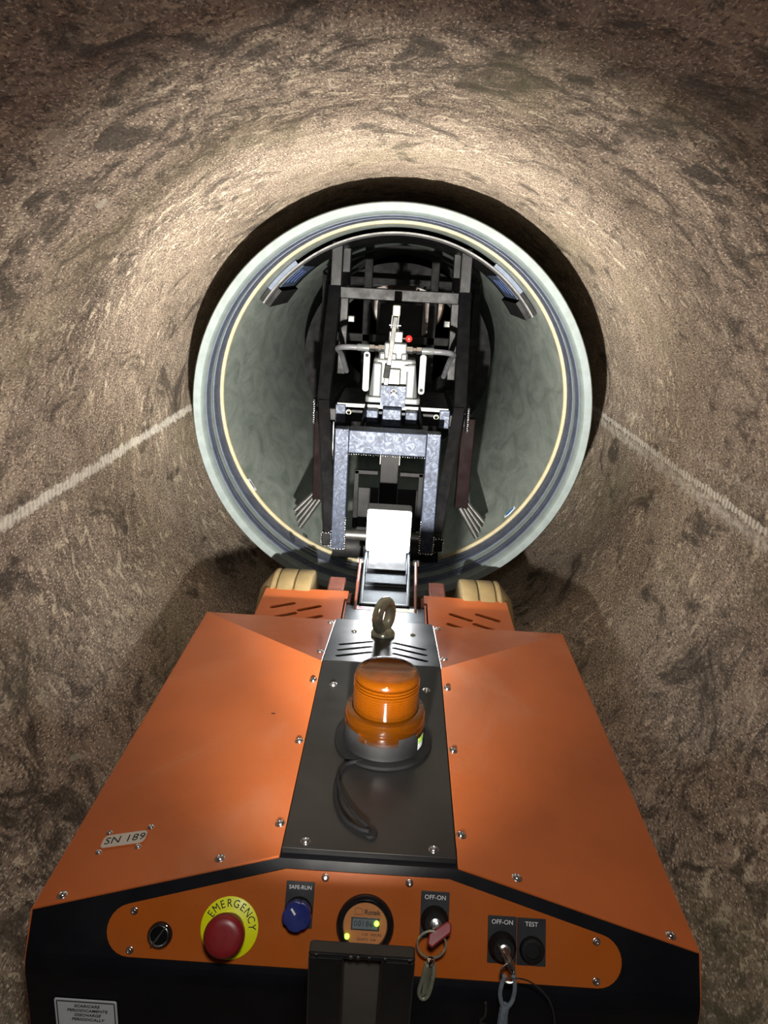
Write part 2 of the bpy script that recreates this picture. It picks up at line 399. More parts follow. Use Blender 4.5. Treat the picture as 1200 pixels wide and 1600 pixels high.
# ------------------------------------------------------------------ tunnel
def build_tunnel():
    ys = []
    y = -2.2
    while y < 6.5:
        ys.append(y)
        y += 0.0085 if 0.35 < y < 2.7 else 0.05
    na = 460; verts = []; faces = []
    for y in ys:
        for i in range(na):
            a = 2*PI*i/na; s = math.sin(a); c = math.cos(a)
            q = Vector((s*3, c*3, y*3)); q2 = Vector((s*20, c*20, y*15))
            d = 0.0030*noise.noise(q)+0.0022*noise.noise(q2)+0.0016*noise.noise(q2*2.7)
            r = TR+d
            verts.append((TX+r*s, y, TZ+r*c+Z0))
    for j in range(len(ys)-1):
        for i in range(na):
            k = (i+1) % na
            faces.append((j*na+i, (j+1)*na+i, (j+1)*na+k, j*na+k))
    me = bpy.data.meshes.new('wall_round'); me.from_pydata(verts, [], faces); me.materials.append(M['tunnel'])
    for p in me.polygons: p.use_smooth = True
    o = bpy.data.objects.new('wall_round', me); COL.objects.link(o)
    o['kind'] = 'structure'; o['label'] = 'round stained brown concrete tunnel wall around everything'; o['category'] = 'tunnel wall'
build_tunnel()

# ------------------------------------------------------------------ liner pipe with its coupling
YAX = Matrix(((1, 0, 0, PX), (0, 0, 1, 0), (0, -1, 0, PZ), (0, 0, 0, 1)))     # local z -> world +y
pipe = thing('liner_pipe', 'grey green plastic liner pipe with white coupling rim hanging in the tunnel', 'pipe', (PX, 3.5, PZ-0.49))
mesh_obj('barrel', lathe(B(), [(0.466, 2.088), (0.466, 5.6), (0.490, 5.6), (0.490, 2.12), (0.476, 2.12), (0.476, 2.088)], YAX, 128), 'grp', pipe, True)
mesh_obj('pipe_end', lathe(B(), [(0.4655, 2.090), (0.4655, 2.084), (0.4668, 2.0825), (0.4745, 2.0825), (0.4757, 2.084), (0.4757, 2.090)], YAX, 128), 'cream', pipe, True, label='cream cut edge of the pipe wall')
mesh_obj('coupling', lathe(B(), [(0.4765, 2.20), (0.4765, 1.93), (0.4785, 1.925), (0.480, 1.914), (0.484, 1.909), (0.502, 1.909), (0.505, 1.913), (0.505, 2.24), (0.490, 2.24)], YAX, 128), 'rimwhite', pipe, True, label='white coupling sleeve with a broad rim')
def seal(y0, y1, ribs):
    pr = [(0.477, y0)]
    n = 8*ribs
    for i in range(n+1):
        f = i/n; pr.append((0.4752-0.0022*abs(math.sin(PI*ribs*f)), y0+(y1-y0)*f))
    pr.append((0.477, y1)); return pr
mesh_obj('rubber_seal', lathe(B(), seal(1.933, 1.975, 2), YAX, 128), 'seal', pipe, True, label='narrow slate rubber sealing ring')
mesh_obj('rubber_seal', lathe(B(), seal(2.012, 2.083, 3), YAX, 128), 'seal', pipe, True, label='wide slate rubber sealing ring')
def on_bore(ang, y, r=0.4655):
    """frame lying on the bore: x along the circumference, y along the pipe, z towards the axis"""
    c, s = math.cos(ang), math.sin(ang)
    return Matrix(((-s, 0, -c, PX+r*c), (0, 1, 0, y), (c, 0, -s, PZ+r*s), (0, 0, 0, 1)))
def curved_patch(poly, ang, y, r=0.4652, th=0.0006):
    bm = B(); prism(bm, poly, 0, th)
    for v in bm.verts:
        a = ang+v.co.x/r; rr = r-v.co.z
        v.co = Vector((PX+rr*math.cos(a), y+v.co.y, PZ+rr*math.sin(a)))
    return bm
aw = math.atan2(-0.60-PZ, -0.405-PX)
mesh_obj('sticker', curved_patch([(-0.022, -0.012), (0.018, -0.014), (0.022, 0.010), (-0.016, 0.014)], aw, 2.093), 'white', pipe, label='small white paper label inside the pipe')
mesh_obj('print', curved_patch([(-0.012, -0.003), (0.010, -0.004), (0.012, 0.002), (-0.010, 0.004)], aw, 2.093, 0.4645), 'ink', pipe)
ab = math.atan2(-0.643-PZ, 0.339-PX)
mesh_obj('sticker', curved_patch([(-0.022, -0.007), (-0.008, -0.014), (0.02, -0.010), (0.022, 0.006), (0.004, 0.014), (-0.02, 0.006)], ab, 2.118), 'white', pipe, label='small white scrap with blue film')
mesh_obj('blue_film', curved_patch([(-0.018, -0.003), (-0.006, -0.008), (0.014, -0.006), (0.016, 0.004), (0.002, 0.008), (-0.014, 0.004)], ab, 2.118, 0.4645), 'bluetape', pipe)
for (px_, pz_, py_, s_) in ((-0.279, -0.731, 2.03, 'KZW'), (-0.25, -0.749, 2.10, '60')):
    a = math.atan2(pz_-PZ, px_-PX)
    mesh_obj('handwriting', text_bm(s_, 0.022, on_bore(a, py_, 0.4650) @ RZ(PI*0.6), 0.0002), 'ink', pipe)

# ------------------------------------------------------------------ robot
PA = math.radians(32)
EU = Vector((0, math.sin(PA), math.cos(PA))); EN = Vector((0, -math.cos(PA), math.sin(PA)))
P0 = Vector((RX, 0.664, -0.604))
PM = Matrix(((1, EU.x, EN.x, P0.x), (0, EU.y, EN.y, P0.y), (0, EU.z, EN.z, P0.z), (0, 0, 0, 1)))   # control panel frame
def pan(s, t, n=0.0): return P0+Vector((s, 0, 0))+EU*t+EN*n
HL, HC, HW, HS, YB, YM, YF = -0.66, -0.604, 0.35, 0.0956, 0.664, 1.093, 1.363
TB = (HL-HC)/EU.z                                   # panel t at the outer corners
robot = thing('pipe_carrier_robot', 'orange and black tracked-in pipe carrying machine with control panel', 'robot', (RX, 1.0, -1.05))
robot['label'] = 'low orange and black pipe carrying machine with a control panel'
# black body
bm = B()
prof = [(-HW, TB), (-HS, 0), (HS, 0), (HW, TB)]
rows = [[bm.verts.new(pan(s, t, -0.001)) for s, t in prof]]
rows.append([bm.verts.new(pan(s, -0.106, -0.001)) for s, t in prof])
b0 = pan(0, -0.106, -0.001); bendpts = [b0.copy()]
for k in range(1, 6):
    a = PA*(k/5); r = 0.022
    # bend from the tilted panel down to the upright rear face
    dirv = Vector((0, -math.sin(PA-a*1.0), -math.cos(PA-a*1.0)))
    b0 = b0+dirv*0.006; bendpts.append(b0.copy())
    rows.append([bm.verts.new((RX+s, b0.y, b0.z)) for s, t in prof])
REAR_Y = b0.y
rows.append([bm.verts.new((RX+s, b0.y, -0.90)) for s, t in prof])
for A, C in zip(rows, rows[1:]):
    for i in range(3): bm.faces.new((A[i], C[i], C[i+1], A[i+1]))
def shell_side(sg):
    i = 0 if sg < 0 else 3
    back = [r[i] for r in rows]
    f_top = bm.verts.new((RX+sg*HW, YF-0.006, HL-0.004)); f_bot = bm.verts.new((RX+sg*HW, YF-0.006, -0.90))
    bm.faces.new(back+[f_bot, f_top]); return f_top, f_bot
lt, lb = shell_side(-1); rtp, rb = shell_side(1)
bm.faces.new((lt, rtp, rb, lb))
cr = [bm.verts.new((RX+s, YM, HC-0.004)) for s in (-HS, HS)]
bm.faces.new((rows[0][0], rows[0][1], cr[0], lt)); bm.faces.new((rows[0][1], rows[0][2], cr[1], cr[0])); bm.faces.new((rows[0][2], rows[0][3], rtp, cr[1]))
bm.faces.new((lt, cr[0], cr[1], rtp))
bm.faces.new((rows[-1][0], lb, rb, rows[-1][3], rows[-1][2], rows[-1][1]))
mesh_obj('body', bm, 'black', robot, False, label='black lower body shell')
# orange side covers with their folded front
for sg in (-1, 1):
    A_ = (RX+sg*HW, YB+TB*EU.y, HL); B_ = (RX+sg*HS, YB, HC); C_ = (RX+sg*HS, YM, HC); D_ = (RX+sg*HS, YF, HL); E_ = (RX+sg*HW, YF, HL)
    up_ = 0.003
    f = [[(p[0], p[1], p[2]+up_) for p in q] for q in ((A_, B_, C_, E_), (C_, D_, E_))]
    mesh_obj('side_cover', sheet(B(), f, 0.0035), 'orange', robot, bevel=0.0012, label='orange folded cover sheet')
    bm = B(); x = RX+sg*(HW+0.0004)
    yz = [(A_[1], HL+0.001), (YF, HL+0.001), (YF, -0.86), (REAR_Y+0.002, -0.86)]+[(q.y+0.002, q.z) for q in reversed(bendpts)]
    prism(bm, yz if sg > 0 else yz[::-1], 0, 0.0015, Matrix(((0, 0, sg, x), (1, 0, 0, 0), (0, 1, 0, 0), (0, 0, 0, 1))))
    mesh_obj('side_skirt', bm, 'orange', robot, bevel=0.001)
# centre cover
w = HS-0.0015; t_ = 0.0055
bm = sheet(B(), [[(RX-w, YB+0.010, HC+t_), (RX+w, YB+0.010, HC+t_), (RX+w, YM, HC+t_), (RX-w, YM, HC+t_)],
                 [(RX-w, YB+0.0085, HC-0.004), (RX+w, YB+0.0085, HC-0.004), (RX+w, YB+0.010, HC+t_), (RX-w, YB+0.010, HC+t_)]], 0.0035)
mesh_obj('centre_cover', bm, 'strip', robot, bevel=0.001, label='matt black centre cover')
# vented front flap of the centre cover
sl = math.atan2(HC-HL, YF-YM)
FM = Matrix.Translation((RX, YM, HC+t_)) @ Matrix.Rotation(-sl, 4, 'X')
LF = (YF-YM)/math.cos(sl)
bm = B(); box(bm, -w, w, 0.0003, LF, -0.0035, 0, FM)
bc = B()
for sg in (-1, 1):
    for (ya, yb) in ((0.024, 0.060), (0.058, 0.094), (0.092, 0.126)):
        a = Vector((sg*0.076, ya, 0)); b = Vector((sg*0.017, yb, 0)); d = b-a; ang = math.atan2(d.y, d.x)
        prism(bc, rrect(d.length, 0.0100, 0.0049), -0.02, 0.02, FM @ T((a.x+b.x)/2, (a.y+b.y)/2) @ RZ(ang))
mesh_obj('vent_flap', cut(bm, bc), 'strip', robot, label='black vented front flap with slanted slots')
# orange front plates with slots
for sg in (-1, 1):
    bm = B()
    poly = [(sg*0.274, 1.36), (sg*0.274, 1.598), (sg*0.268, 1.604), (sg*0.086, 1.610), (sg*0.086, 1.568), (sg*0.093, 1.566), (sg*0.093, 1.36)]
    if sg > 0: poly = poly[::-1]
    prism(bm, poly, -0.706, -0.702, T(RX, 0))
    bc = B()
    for (x0, y0, x1, y1) in ((0.249, 1.496, 0.197, 1.528), (0.189, 1.489, 0.139, 1.521), (0.239, 1.447, 0.187, 1.479), (0.181, 1.44, 0.131, 1.472)):
        d = Vector((sg*(x1-x0), y1-y0)); ang = math.atan2(d.y, d.x)
        prism(bc, rrect(d.length, 0.0115, 0.0056), -0.72, -0.69, T(RX+sg*(x0+x1)/2, (y0+y1)/2) @ RZ(ang))
    mesh_obj('front_plate', cut(bm, bc), 'orange', robot, label='slotted orange plate over the front wheel')
    mesh_obj('slot_shade', box(B(), min(RX+sg*0.096, RX+sg*0.172), max(RX+sg*0.096, RX+sg*0.172), 1.37, 1.60, -0.722, -0.718), 'hole', robot)  # near-black sheet added so the slots above look shaded
    bm = B(); box(bm, RX+sg*0.270-0.002, RX+sg*0.270+0.002, 1.365, 1.60, -0.79, -0.7062)
    mesh_obj('plate_edge', bm, 'orange', robot)
    bm = B(); box(bm, RX+sg*0.0885-0.0015, RX+sg*0.0885+0.0015, 1.37, 1.565, -0.76, -0.7062)
    mesh_obj('plate_edge', bm, 'orange', robot)
# zinc handle plate with stickers
bm = B(); box(bm, RX-0.0862, RX+0.0862, 1.30, 1.548, -0.712, -0.708)
bc = B(); prism(bc, [(-0.075, 1.41), (0.075, 1.41), (0.075, 1.425), (0.055, 1.452), (0.045, 1.458), (-0.045, 1.458), (-0.055, 1.452), (-0.075, 1.425)], -0.75, -0.69, T(RX, 0))
mesh_obj('handle_plate', cut(bm, bc), 'zinc', robot, label='grey zinc plate with a grip slot')
st = mesh_obj('sticker', box(B(), RX-0.071, RX+0.072, 1.526, 1.544, -0.7079, -0.7075), 'white', robot, label='white strip sticker with pink and yellow print')
mesh_obj('pink_field', box(B(), RX-0.068, RX-0.030, 1.5285, 1.5415, -0.7075, -0.7072), 'pink', st)
mesh_obj('yellow_field', box(B(), RX+0.012, RX+0.052, 1.5285, 1.5415, -0.7075, -0.7072), 'yprint', st)
mesh_obj('symbol', tube(B(), [(RX-0.020+0.007*math.cos(a)-0.0, 1.535+0.005*math.sin(2*a)*0.8, -0.7073) for a in [2*PI*i/24 for i in range(24)]], 0.0006, 6, True), 'ink', st)
bm = B()
for k in range(3): beam(bm, (RX+0.058+0.004*k, 1.539, -0.7073), (RX+0.062, 1.530, -0.7073), 0.0012, 0.0004)
mesh_obj('symbol', bm, 'green', st)
# chassis behind and below
mesh_obj('chassis', box(B(), RX-0.165, RX+0.165, 0.75, 1.60, -0.93, -0.725), 'black', robot, bevel=0.003)
# wheels: three beige rings each
def wheel(x0, sg, yc, zc, r, nm='wheel'):
    xs = [x0, x0+sg*0.040, x0+sg*0.080, x0+sg*0.124]
    fr = Matrix(((0, 0, sg, 0), (1, 0, 0, yc), (0, 1, 0, zc), (0, 0, 0, 1)))
    bm = B(); L = abs(xs[3]-xs[0])
    lathe(bm, [(0, 0.004), (0.06, 0.004), (0.06, L-0.01), (0, L-0.01)], T(x0, 0, 0) @ fr, 40)
    hub = mesh_obj('wheel_hub', bm, 'black', robot, True)
    for k in range(3):
        a = abs(xs[k]-x0)+0.001; b = abs(xs[k+1]-x0)-0.001; e = 0.005
        if k < 2: pr = [(0.06, a), (r-e, a), (r-e*0.3, a+e*0.3), (r, a+e), (r, b-e), (r-e*0.3, b-e*0.3), (r-e, b), (0.06, b)]
        else: pr = [(0.06, a), (r-e, a), (r, a+e), (r, a+0.010), (r-0.028, b-0.008), (r-0.038, b), (0.06, b)]
        mesh_obj('tyre_ring', lathe(B(), pr, T(x0, 0, 0) @ fr, 56), 'beige', robot, True, label='beige polyurethane tyre ring')
for sg in (-1, 1):
    wheel(RX+sg*0.173, sg, 1.66, -0.845, 0.157)
    wheel(RX+sg*0.173, sg, 0.86, -0.860, 0.130)
    bm = B(); box(bm, RX+sg*0.118-0.0195, RX+sg*0.118+0.0195, 1.61, 1.70, -0.86, -0.705)
    mesh_obj('axle_bracket', bm, 'primer', robot, bevel=0.004, label='red brown axle bracket')
    bm = B(); box(bm, RX+sg*0.085-0.006, RX+sg*0.085+0.006, 1.575, 1.63, -0.80, -0.715)
    mesh_obj('bracket', bm, 'primer', robot, bevel=0.002)
    bm = B(); prism(bm, [(1.52, -0.82), (1.52, -0.71), (1.60, -0.672), (1.70, -0.655), (1.705, -0.68), (1.66, -0.82)], -0.003, 0.003, Matrix(((0, 0, 1, RX+sg*0.0665), (1, 0, 0, 0), (0, 1, 0, 0), (0, 0, 0, 1))))
    mesh_obj('arm_cheek', bm, 'primer', robot, bevel=0.002, label='red brown cheek plate beside the arm')
    mesh_obj('pivot_bolt', cyl(B(), (RX+sg*0.060, 1.715, -0.668), (RX+sg*0.074, 1.715, -0.668), 0.010, 6), 'steel', robot)
# lifting arm
bm = B()
AX = RX-0.003
def arm_sec(y, z, wd): return [(AX-wd, y, z), (AX+wd, y, z)]
box(bm, AX-0.056, AX+0.056, 1.535, 1.66, -0.79, -0.708)
mesh_obj('arm_base', bm, 'zinc', robot, bevel=0.003, label='grey steel arm base')
AM = Matrix.Translation((AX, 1.55, -0.706)) @ Matrix.Rotation(math.radians(13), 4, 'X')
arm = mesh_obj('arm', box(B(), -0.056, 0.056, 0.0, 0.245, -0.05, -0.006, AM), 'zinc', robot, bevel=0.002, label='grey galvanised lifting arm')
for sg in (-1, 1):
    mesh_obj('arm_flange', box(B(), sg*0.0525-0.0035, sg*0.0525+0.0035, -0.002, 0.245, -0.05, 0.004, AM), 'zinc', arm, bevel=0.002)
mesh_obj('arm_rib', box(B(), -0.049, 0.049, 0.075, 0.082, -0.008, 0.0, AM), 'zinc', arm, bevel=0.002)
mesh_obj('arm_rib', box(B(), -0.049, 0.049, -0.001, 0.006, -0.008, 0.002, AM), 'zinc', arm, bevel=0.002)
mesh_obj('arm_step', box(B(), -0.049, 0.049, 0.078, 0.12, -0.010, -0.001, AM @ Matrix.Rotation(math.radians(4), 4, 'X')), 'zinc', arm, bevel=0.002)
mesh_obj('arm_panel', box(B(), -0.046, 0.046, 0.120, 0.190, -0.008, 0.008, AM @ Matrix.Rotation(math.radians(3), 4, 'X')), 'armplate', arm, bevel=0.0015, label='smooth blue grey plate on the arm')
# eye bolt
EC = Vector((RX-0.001, 1.262, HC-(1.262-YM)*math.tan(sl)+t_))
bm = B(); lathe(bm, [(0, 0), (0.022, 0), (0.022, 0.006), (0.016, 0.013), (0.010, 0.016), (0, 0.016)], Matrix.Translation(EC), 32)
eyeb = mesh_obj('eye_bolt', bm, 'eye', robot, True, label='olive zinc lifting eye bolt')
c0 = EC+Vector((0, 0, 0.039)); ea = math.radians(58)
tube_pts = [c0+Vector((math.cos(ea), math.sin(ea), 0))*(0.0215*math.cos(a))+Vector((0, 0, 0.0265*math.sin(a))) for a in [2*PI*i/40 for i in range(40)]]
mesh_obj('ring', tube(B(), tube_pts, 0.0100, 16, True), 'eye', eyeb, True)
# screws
def screw_mesh(r, h, dark):
    bm = B()
    lathe(bm, [(r*0.35, h*0.55), (r*0.42, h*0.98), (r*0.6, h*0.95), (r*0.85, h*0.66), (r, h*0.2), (r, 0)], None, 16)
    lathe(bm, [(0, h*0.45), (r*0.42, h*0.55)], None, 6)
    lathe(bm, [(r*1.25, 0), (r*1.25, h*0.12), (r*0.9, h*0.12)], None, 16)
    bmesh.ops.recalc_face_normals(bm, faces=bm.faces[:])
    me = bpy.data.meshes.new('screw'); bm.to_mesh(me); bm.free(); me.materials.append(M['steel'])
    for p in me.polygons: p.use_smooth = True
    return me
SCR = screw_mesh(0.0047, 0.0034, True); SCRS = screw_mesh(0.0033, 0.0026, True)
def screw(p, nrm, me, parent=None):
    parent = parent or robot
    o = bpy.data.objects.new('screw', me); COL.objects.link(o)
    w_ = Vector((0, 0, 0)); q = parent
    while q is not None: w_ += q.location; q = q.parent
    o.rotation_euler = (Vector(nrm).normalized().to_track_quat('Z', 'Y') @ Matrix.Rotation(random.uniform(0, 6), 3, 'Z').to_quaternion()).to_euler()
    o.location = Vector(p)+Vector((0, 0, Z0))-w_
    o.parent = parent
    return o
rs_ = (HC-HL)/(HW-HS)
def roof_z(x): return HC-rs_*(abs(x-RX)-HS)+0.003
for sg in (-1, 1):
    nr = (sg*rs_, 0, 1)
    for x, y in ((0.1028, 0.715), (0.1028, 0.875), (0.1028, 1.034), (0.161, 0.670), (0.3235, 0.642)):
        screw((RX+sg*x, y, roof_z(RX+sg*x)), nr, SCR)
    nf = (0, math.sin(sl), math.cos(sl))
    for y in (1.143, 1.338):
        screw((RX+sg*0.104, y, HC-(y-YM)*math.tan(sl)+0.003), nf, SCR)
    screw((RX+sg*0.0540, 1.2755, HC-(1.2755-YM)*math.tan(sl)+t_), nf, SCR)
    screw((RX+sg*0.0705, 1.018, HC+t_), (0, 0, 1), SCR)
    screw((RX+sg*0.0702, 0.685, HC+t_), (0, 0, 1), SCR)
    for s, t in ((0.2428, -0.0602), (0.2423, -0.0975), (0.0447, -0.0160)):
        screw(pan(sg*s, t, 0.0015), EN, SCRS)
# serial number plate
rl = math.atan(rs_)
SM = Matrix.Translation((-0.2870, 0.7190, roof_z(-0.2870))) @ Matrix.Rotation(-rl, 4, 'Y') @ RZ(math.radians(2))
npl = mesh_obj('serial_plate', prism(B(), rrect(0.052, 0.021, 0.006), 0, 0.0008, SM), 'nameplate', robot, label='ivory serial number plate reading SN 189')
mesh_obj('lettering', text_bm('SN 189', 0.0155, SM @ T(0.001, 0, 0.0009), 0.0002, 1.05), 'ink', npl)
mesh_obj('plate_frame', tube(B(), [(SM @ Vector((x, y, 0.0006))) for x, y in rrect(0.0535, 0.0225, 0.0065, 4)], 0.0008, 6, True), 'orange', npl)
for x, y in ((-0.023, 0.0155), (0.027, 0.0155), (-0.025, -0.0155), (0.021, -0.0155)):
    screw(SM @ Vector((x, y, 0)), SM.to_3x3() @ Vector((0, 0, 1)), SCRS, npl)
# small rust nick on the left cover
mesh_obj('scratch', prism(B(), rrect(0.0075, 0.0018, 0.0008, 2), 0, 0.0004, Matrix.Translation((-0.1523, 0.9516, roof_z(-0.1523)))), 'ink', robot)
# control plate
pts = [(-0.0870, -0.0098), (0.0870, -0.0098)]
for i in range(13):
    a = math.radians(75-i*(165/12)); pts.append((0.2435+0.0255*math.cos(a), -0.0785+0.0255*math.sin(a)))
for i in range(13):
    a = math.radians(270-i*(165/12)); pts.append((-0.2435+0.0255*math.cos(a), -0.0785+0.0255*math.sin(a)))
ctl = mesh_obj('control_plate', prism(B(), pts[::-1], 0.0, 0.0015, PM), 'panel', robot, bevel=0.0004, label='orange control plate with rounded ends')
def pm(s, t, n=0.0015): return PM @ T(s, t, n)
# emergency stop
es = mesh_obj('legend_disc', lathe(B(), [(0, 0), (0.0302, 0), (0.0302, 0.0010), (0.0297, 0.0014), (0, 0.0014)], pm(-0.141, -0.0700), 48), 'yellow', robot, True, label='yellow round emergency stop legend')
word = 'EMERGENCY'
for i, ch in enumerate(word):
    a = math.radians(152-i*(152-8)/8.0)-0.05
    mesh_obj('letter', text_bm(ch, 0.0112, pm(-0.141, -0.0700, 0.0030) @ T(0.0235*math.cos(a), 0.0235*math.sin(a)) @ RZ(a-PI/2) @ Matrix.Diagonal((0.86, 1, 1, 1)), 0.0002, 1, 0, 0.0), 'ink', es)
mesh_obj('collar', lathe(B(), [(0.0155, 0.001), (0.0155, 0.005), (0.0130, 0.007), (0.0130, 0.016), (0.0118, 0.020), (0.0118, 0.024)], pm(-0.141, -0.0700), 32), 'steel', robot, True, label='bright metal collar')
mesh_obj('stop_button', lathe(B(), [(0.010, 0.020), (0.0190, 0.0205), (0.0203, 0.0225), (0.0205, 0.030), (0.0195, 0.0345), (0.017, 0.0368), (0.012, 0.0378), (0, 0.0383)], pm(-0.141, -0.0705), 40), 'red', robot, True, label='dark red mushroom stop button')
# push switch
sw = mesh_obj('push_switch', lathe(B(), [(0, 0.002), (0.0080, 0.0022), (0.0085, 0.0045), (0.0110, 0.0050), (0.0128, 0.0030), (0.0130, 0)], pm(-0.2125, -0.0812), 36), 'gloss', robot, True, label='round black push switch with chrome ring')
rg = [(pm(-0.2125, -0.0812) @ Vector((0.0095*math.cos(a), 0.0095*math.sin(a), 0.0048))) for a in [2*PI*i/32 for i in range(32)]]
mesh_obj('chrome_ring', tube(B(), rg, 0.0008, 8, True), 'steel', sw, True)
bm = B(); box(bm, -0.013, 0.013, -0.0009, 0.0009, 0.0045, 0.0062, pm(-0.2125, -0.0812) @ RZ(math.radians(56)))
mesh_obj('chrome_bar', bm, 'steel', sw, bevel=0.0004)
# legend plates
def legend(s, t, txt, label):
    o = mesh_obj('legend_plate', prism(B(), rrect(0.030, 0.0448, 0.0008, 2), 0, 0.0012, pm(s, t)), 'legend', robot, bevel=0.0003, label=label)
    mesh_obj('lettering', text_bm(txt, 0.0062 if len(txt) < 8 else 0.0054, pm(s, t+0.0165, 0.0028), 0.0001), 'white', o)
    return o
lg1 = legend(-0.0702, -0.0435, 'SAFE-RUN', 'charcoal plate reading SAFE-RUN')
lg2 = legend(0.0728, -0.0447, 'OFF-ON', 'charcoal plate reading OFF-ON above the red key')
lg3 = legend(0.1440, -0.0640, 'OFF-ON', 'charcoal plate reading OFF-ON above the silver key')
lg4 = legend(0.1746, -0.0643, 'TEST', 'charcoal plate reading TEST')
# blue selector knob
mesh_obj('knob_base', lathe(B(), [(0.0145, 0), (0.0145, 0.006), (0.013, 0.008), (0, 0.008)], pm(-0.0702, -0.0500, 0.0027), 32), 'rubber', robot, True)
kn = B(); NK = 40
prk = []
for i in range(NK):
    a = 2*PI*i/NK; r = 0.0148-0.0011*max(0, math.sin(a*5+0.8))**3; prk.append((r*math.cos(a), r*math.sin(a)))
prism(kn, prk, 0.008, 0.020, pm(-0.0702, -0.0505, 0.0027))
knob = mesh_obj('selector_knob', kn, 'blue', robot, bevel=0.0012, label='blue ribbed selector knob')
mesh_obj('pointer_mark', box(B(), -0.0010, 0.0010, 0.0025, 0.0095, 0.0205, 0.0212, pm(-0.0702, -0.0505, 0.0027) @ RZ(math.radians(38))), 'white', knob)
# hour meter
mtr = mesh_obj('hour_meter', lathe(B(), [(0.0225, 0.002), (0.0232, 0.006), (0.0252, 0.0072), (0.0285, 0.0060), (0.0302, 0.003), (0.0302, 0)], pm(0.0005, -0.0590), 56), 'gloss', robot, True, label='round hour meter with black bezel')
mesh_obj('dial', lathe(B(), [(0, 0.002), (0.0236, 0.002)], pm(0.0005, -0.0590), 48), 'dial', mtr)
mq = pm(0.0005, -0.0590, 0.0038)
mesh_obj('display_frame', box(B(), -0.0148, 0.0148, -0.0062, 0.0062, 0, 0.0006, mq @ T(0, 0.0015)), 'dsteel', mtr, bevel=0.0003)
mesh_obj('display', box(B(), -0.0132, 0.0132, -0.0048, 0.0048, 0.0006, 0.0009, mq @ T(0, 0.0015)), 'lcd', mtr)
mesh_obj('digits', text_bm('00186', 0.0075, mq @ T(-0.002, 0.0015, 0.0011), 0.0001, 1.1), 'ink', mtr)
mesh_obj('lettering', text_bm('Rotek', 0.0068, mq @ T(0.0068, 0.0125, 0.0001), 0.0001, 1, 0, 0.0001), 'ink', mtr)
lgx = mq @ T(-0.0070, 0.0130, 0.0002)
mesh_obj('emblem', tube(B(), [lgx @ Vector((x, y, 0)) for x, y in ((-0.004, -0.0028), (0.0035, -0.0028), (0.0035, 0.0020), (0.0015, 0.0034), (-0.004, 0.0030))], 0.00022, 6, True), 'ink', mtr)
bm = text_bm('1/10', 0.0034, mq @ T(0.0, -0.0085, 0.0001), 0.0001)
mesh_obj('lettering', bm, 'ink', mtr); mesh_obj('lettering', text_bm('HOURS', 0.0034, mq @ T(0.0122, -0.0085, 0.0001), 0.0001), 'ink', mtr)
mesh_obj('lettering', text_bm('QUARTZ  12-48', 0.0028, mq @ T(0.002, -0.0132, 0.0001), 0.0001), 'ink', mtr)
for s, t in ((0.0124, -0.0562), (-0.0178, -0.0700)):
    mesh_obj('indicator_light', lathe(B(), [(0.0028, 0), (0.0028, 0.002), (0.0022, 0.0042), (0.0010, 0.0052), (0, 0.0054)], pm(s, t, 0.0042), 16), 'led', mtr, True, label='small glowing green indicator light')
# key switches
def keysw(s, t):
    a = mesh_obj('key_switch', lathe(B(), [(0.0145, 0), (0.0145, 0.004), (0.0122, 0.007), (0.0118, 0.013), (0.0105, 0.015), (0, 0.015)], pm(s, t, 0.0027), 32), 'rubber', robot, True, label='round black key switch')
    mesh_obj('lock_face', lathe(B(), [(0.0062, 0.014), (0.0062, 0.0168), (0.0055, 0.0174), (0, 0.0174)], pm(s, t, 0.0027), 24), 'steel', a, True)
keysw(0.0728, -0.0500); keysw(0.1440, -0.0700)
tb = mesh_obj('test_button', lathe(B(), [(0.0130, 0), (0.0130, 0.003), (0.0112, 0.006), (0.0078, 0.0065), (0.0074, 0.0045), (0, 0.0045)], pm(0.1750, -0.0715, 0.0027), 32), 'rubber', robot, True, label='round black test button in a ring')
# instruction plate on the rear face
RM = Matrix(((1, 0, 0, 0), (0, 0, -1, REAR_Y-0.0012), (0, 1, 0, 0), (0, 0, 0, 1)))
ins = mesh_obj('instruction_plate', prism(B(), rrect(0.066, 0.05, 0.002, 2), 0, 0.001, RM @ T(-0.291, -0.770)), 'label', robot, label='pale instruction plate with four lines of italic print')
mesh_obj('border', tube(B(), [(RM @ T(-0.291, -0.770, 0.0011)) @ Vector((x, y, 0)) for x, y in rrect(0.061, 0.045, 0.001, 2)], 0.0006, 6, True), 'ink', ins)
for k, s in enumerate(('SCARICARE', 'PERIODICAMENTE', 'DISCHARGE', 'PERIODICALLY')):
    mesh_obj('lettering', text_bm(s, 0.0052, RM @ T(-0.290, -0.7535-0.0062*k, 0.0012), 0.0001, 1, 0.25, 0.0001), 'ink', ins)

# ------------------------------------------------------------------ warning beacon
BC = Vector((0.006, 0.880, HC+t_))
bea = thing('warning_beacon', 'amber flashing beacon on a round black base on the centre cover', 'beacon', BC)
MB_ = Matrix.Translation(BC)
mesh_obj('base_plate', lathe(B(), [(0, 0), (0.0635, 0), (0.0650, 0.0015), (0.0645, 0.0055), (0.0600, 0.0065), (0, 0.0065)], MB_, 64), 'rubber', bea, True)
mesh_obj('base', lathe(B(), [(0.0545, 0.0062), (0.0525, 0.010), (0.0520, 0.030), (0.0505, 0.036), (0, 0.036)], MB_, 64), 'rubber', bea, True)
for k in range(4):
    a0 = math.radians((-82, 8, 98, 188)[k]+45)
    lathe_bm = lathe(B(), [(0.0526, 0.026), (0.0531, 0.027), (0.0531, 0.040), (0.0526, 0.041)], MB_, 14, a0, a0+math.radians(58))
    mesh_obj('collar_tab', lathe_bm, 'amber', bea, True)
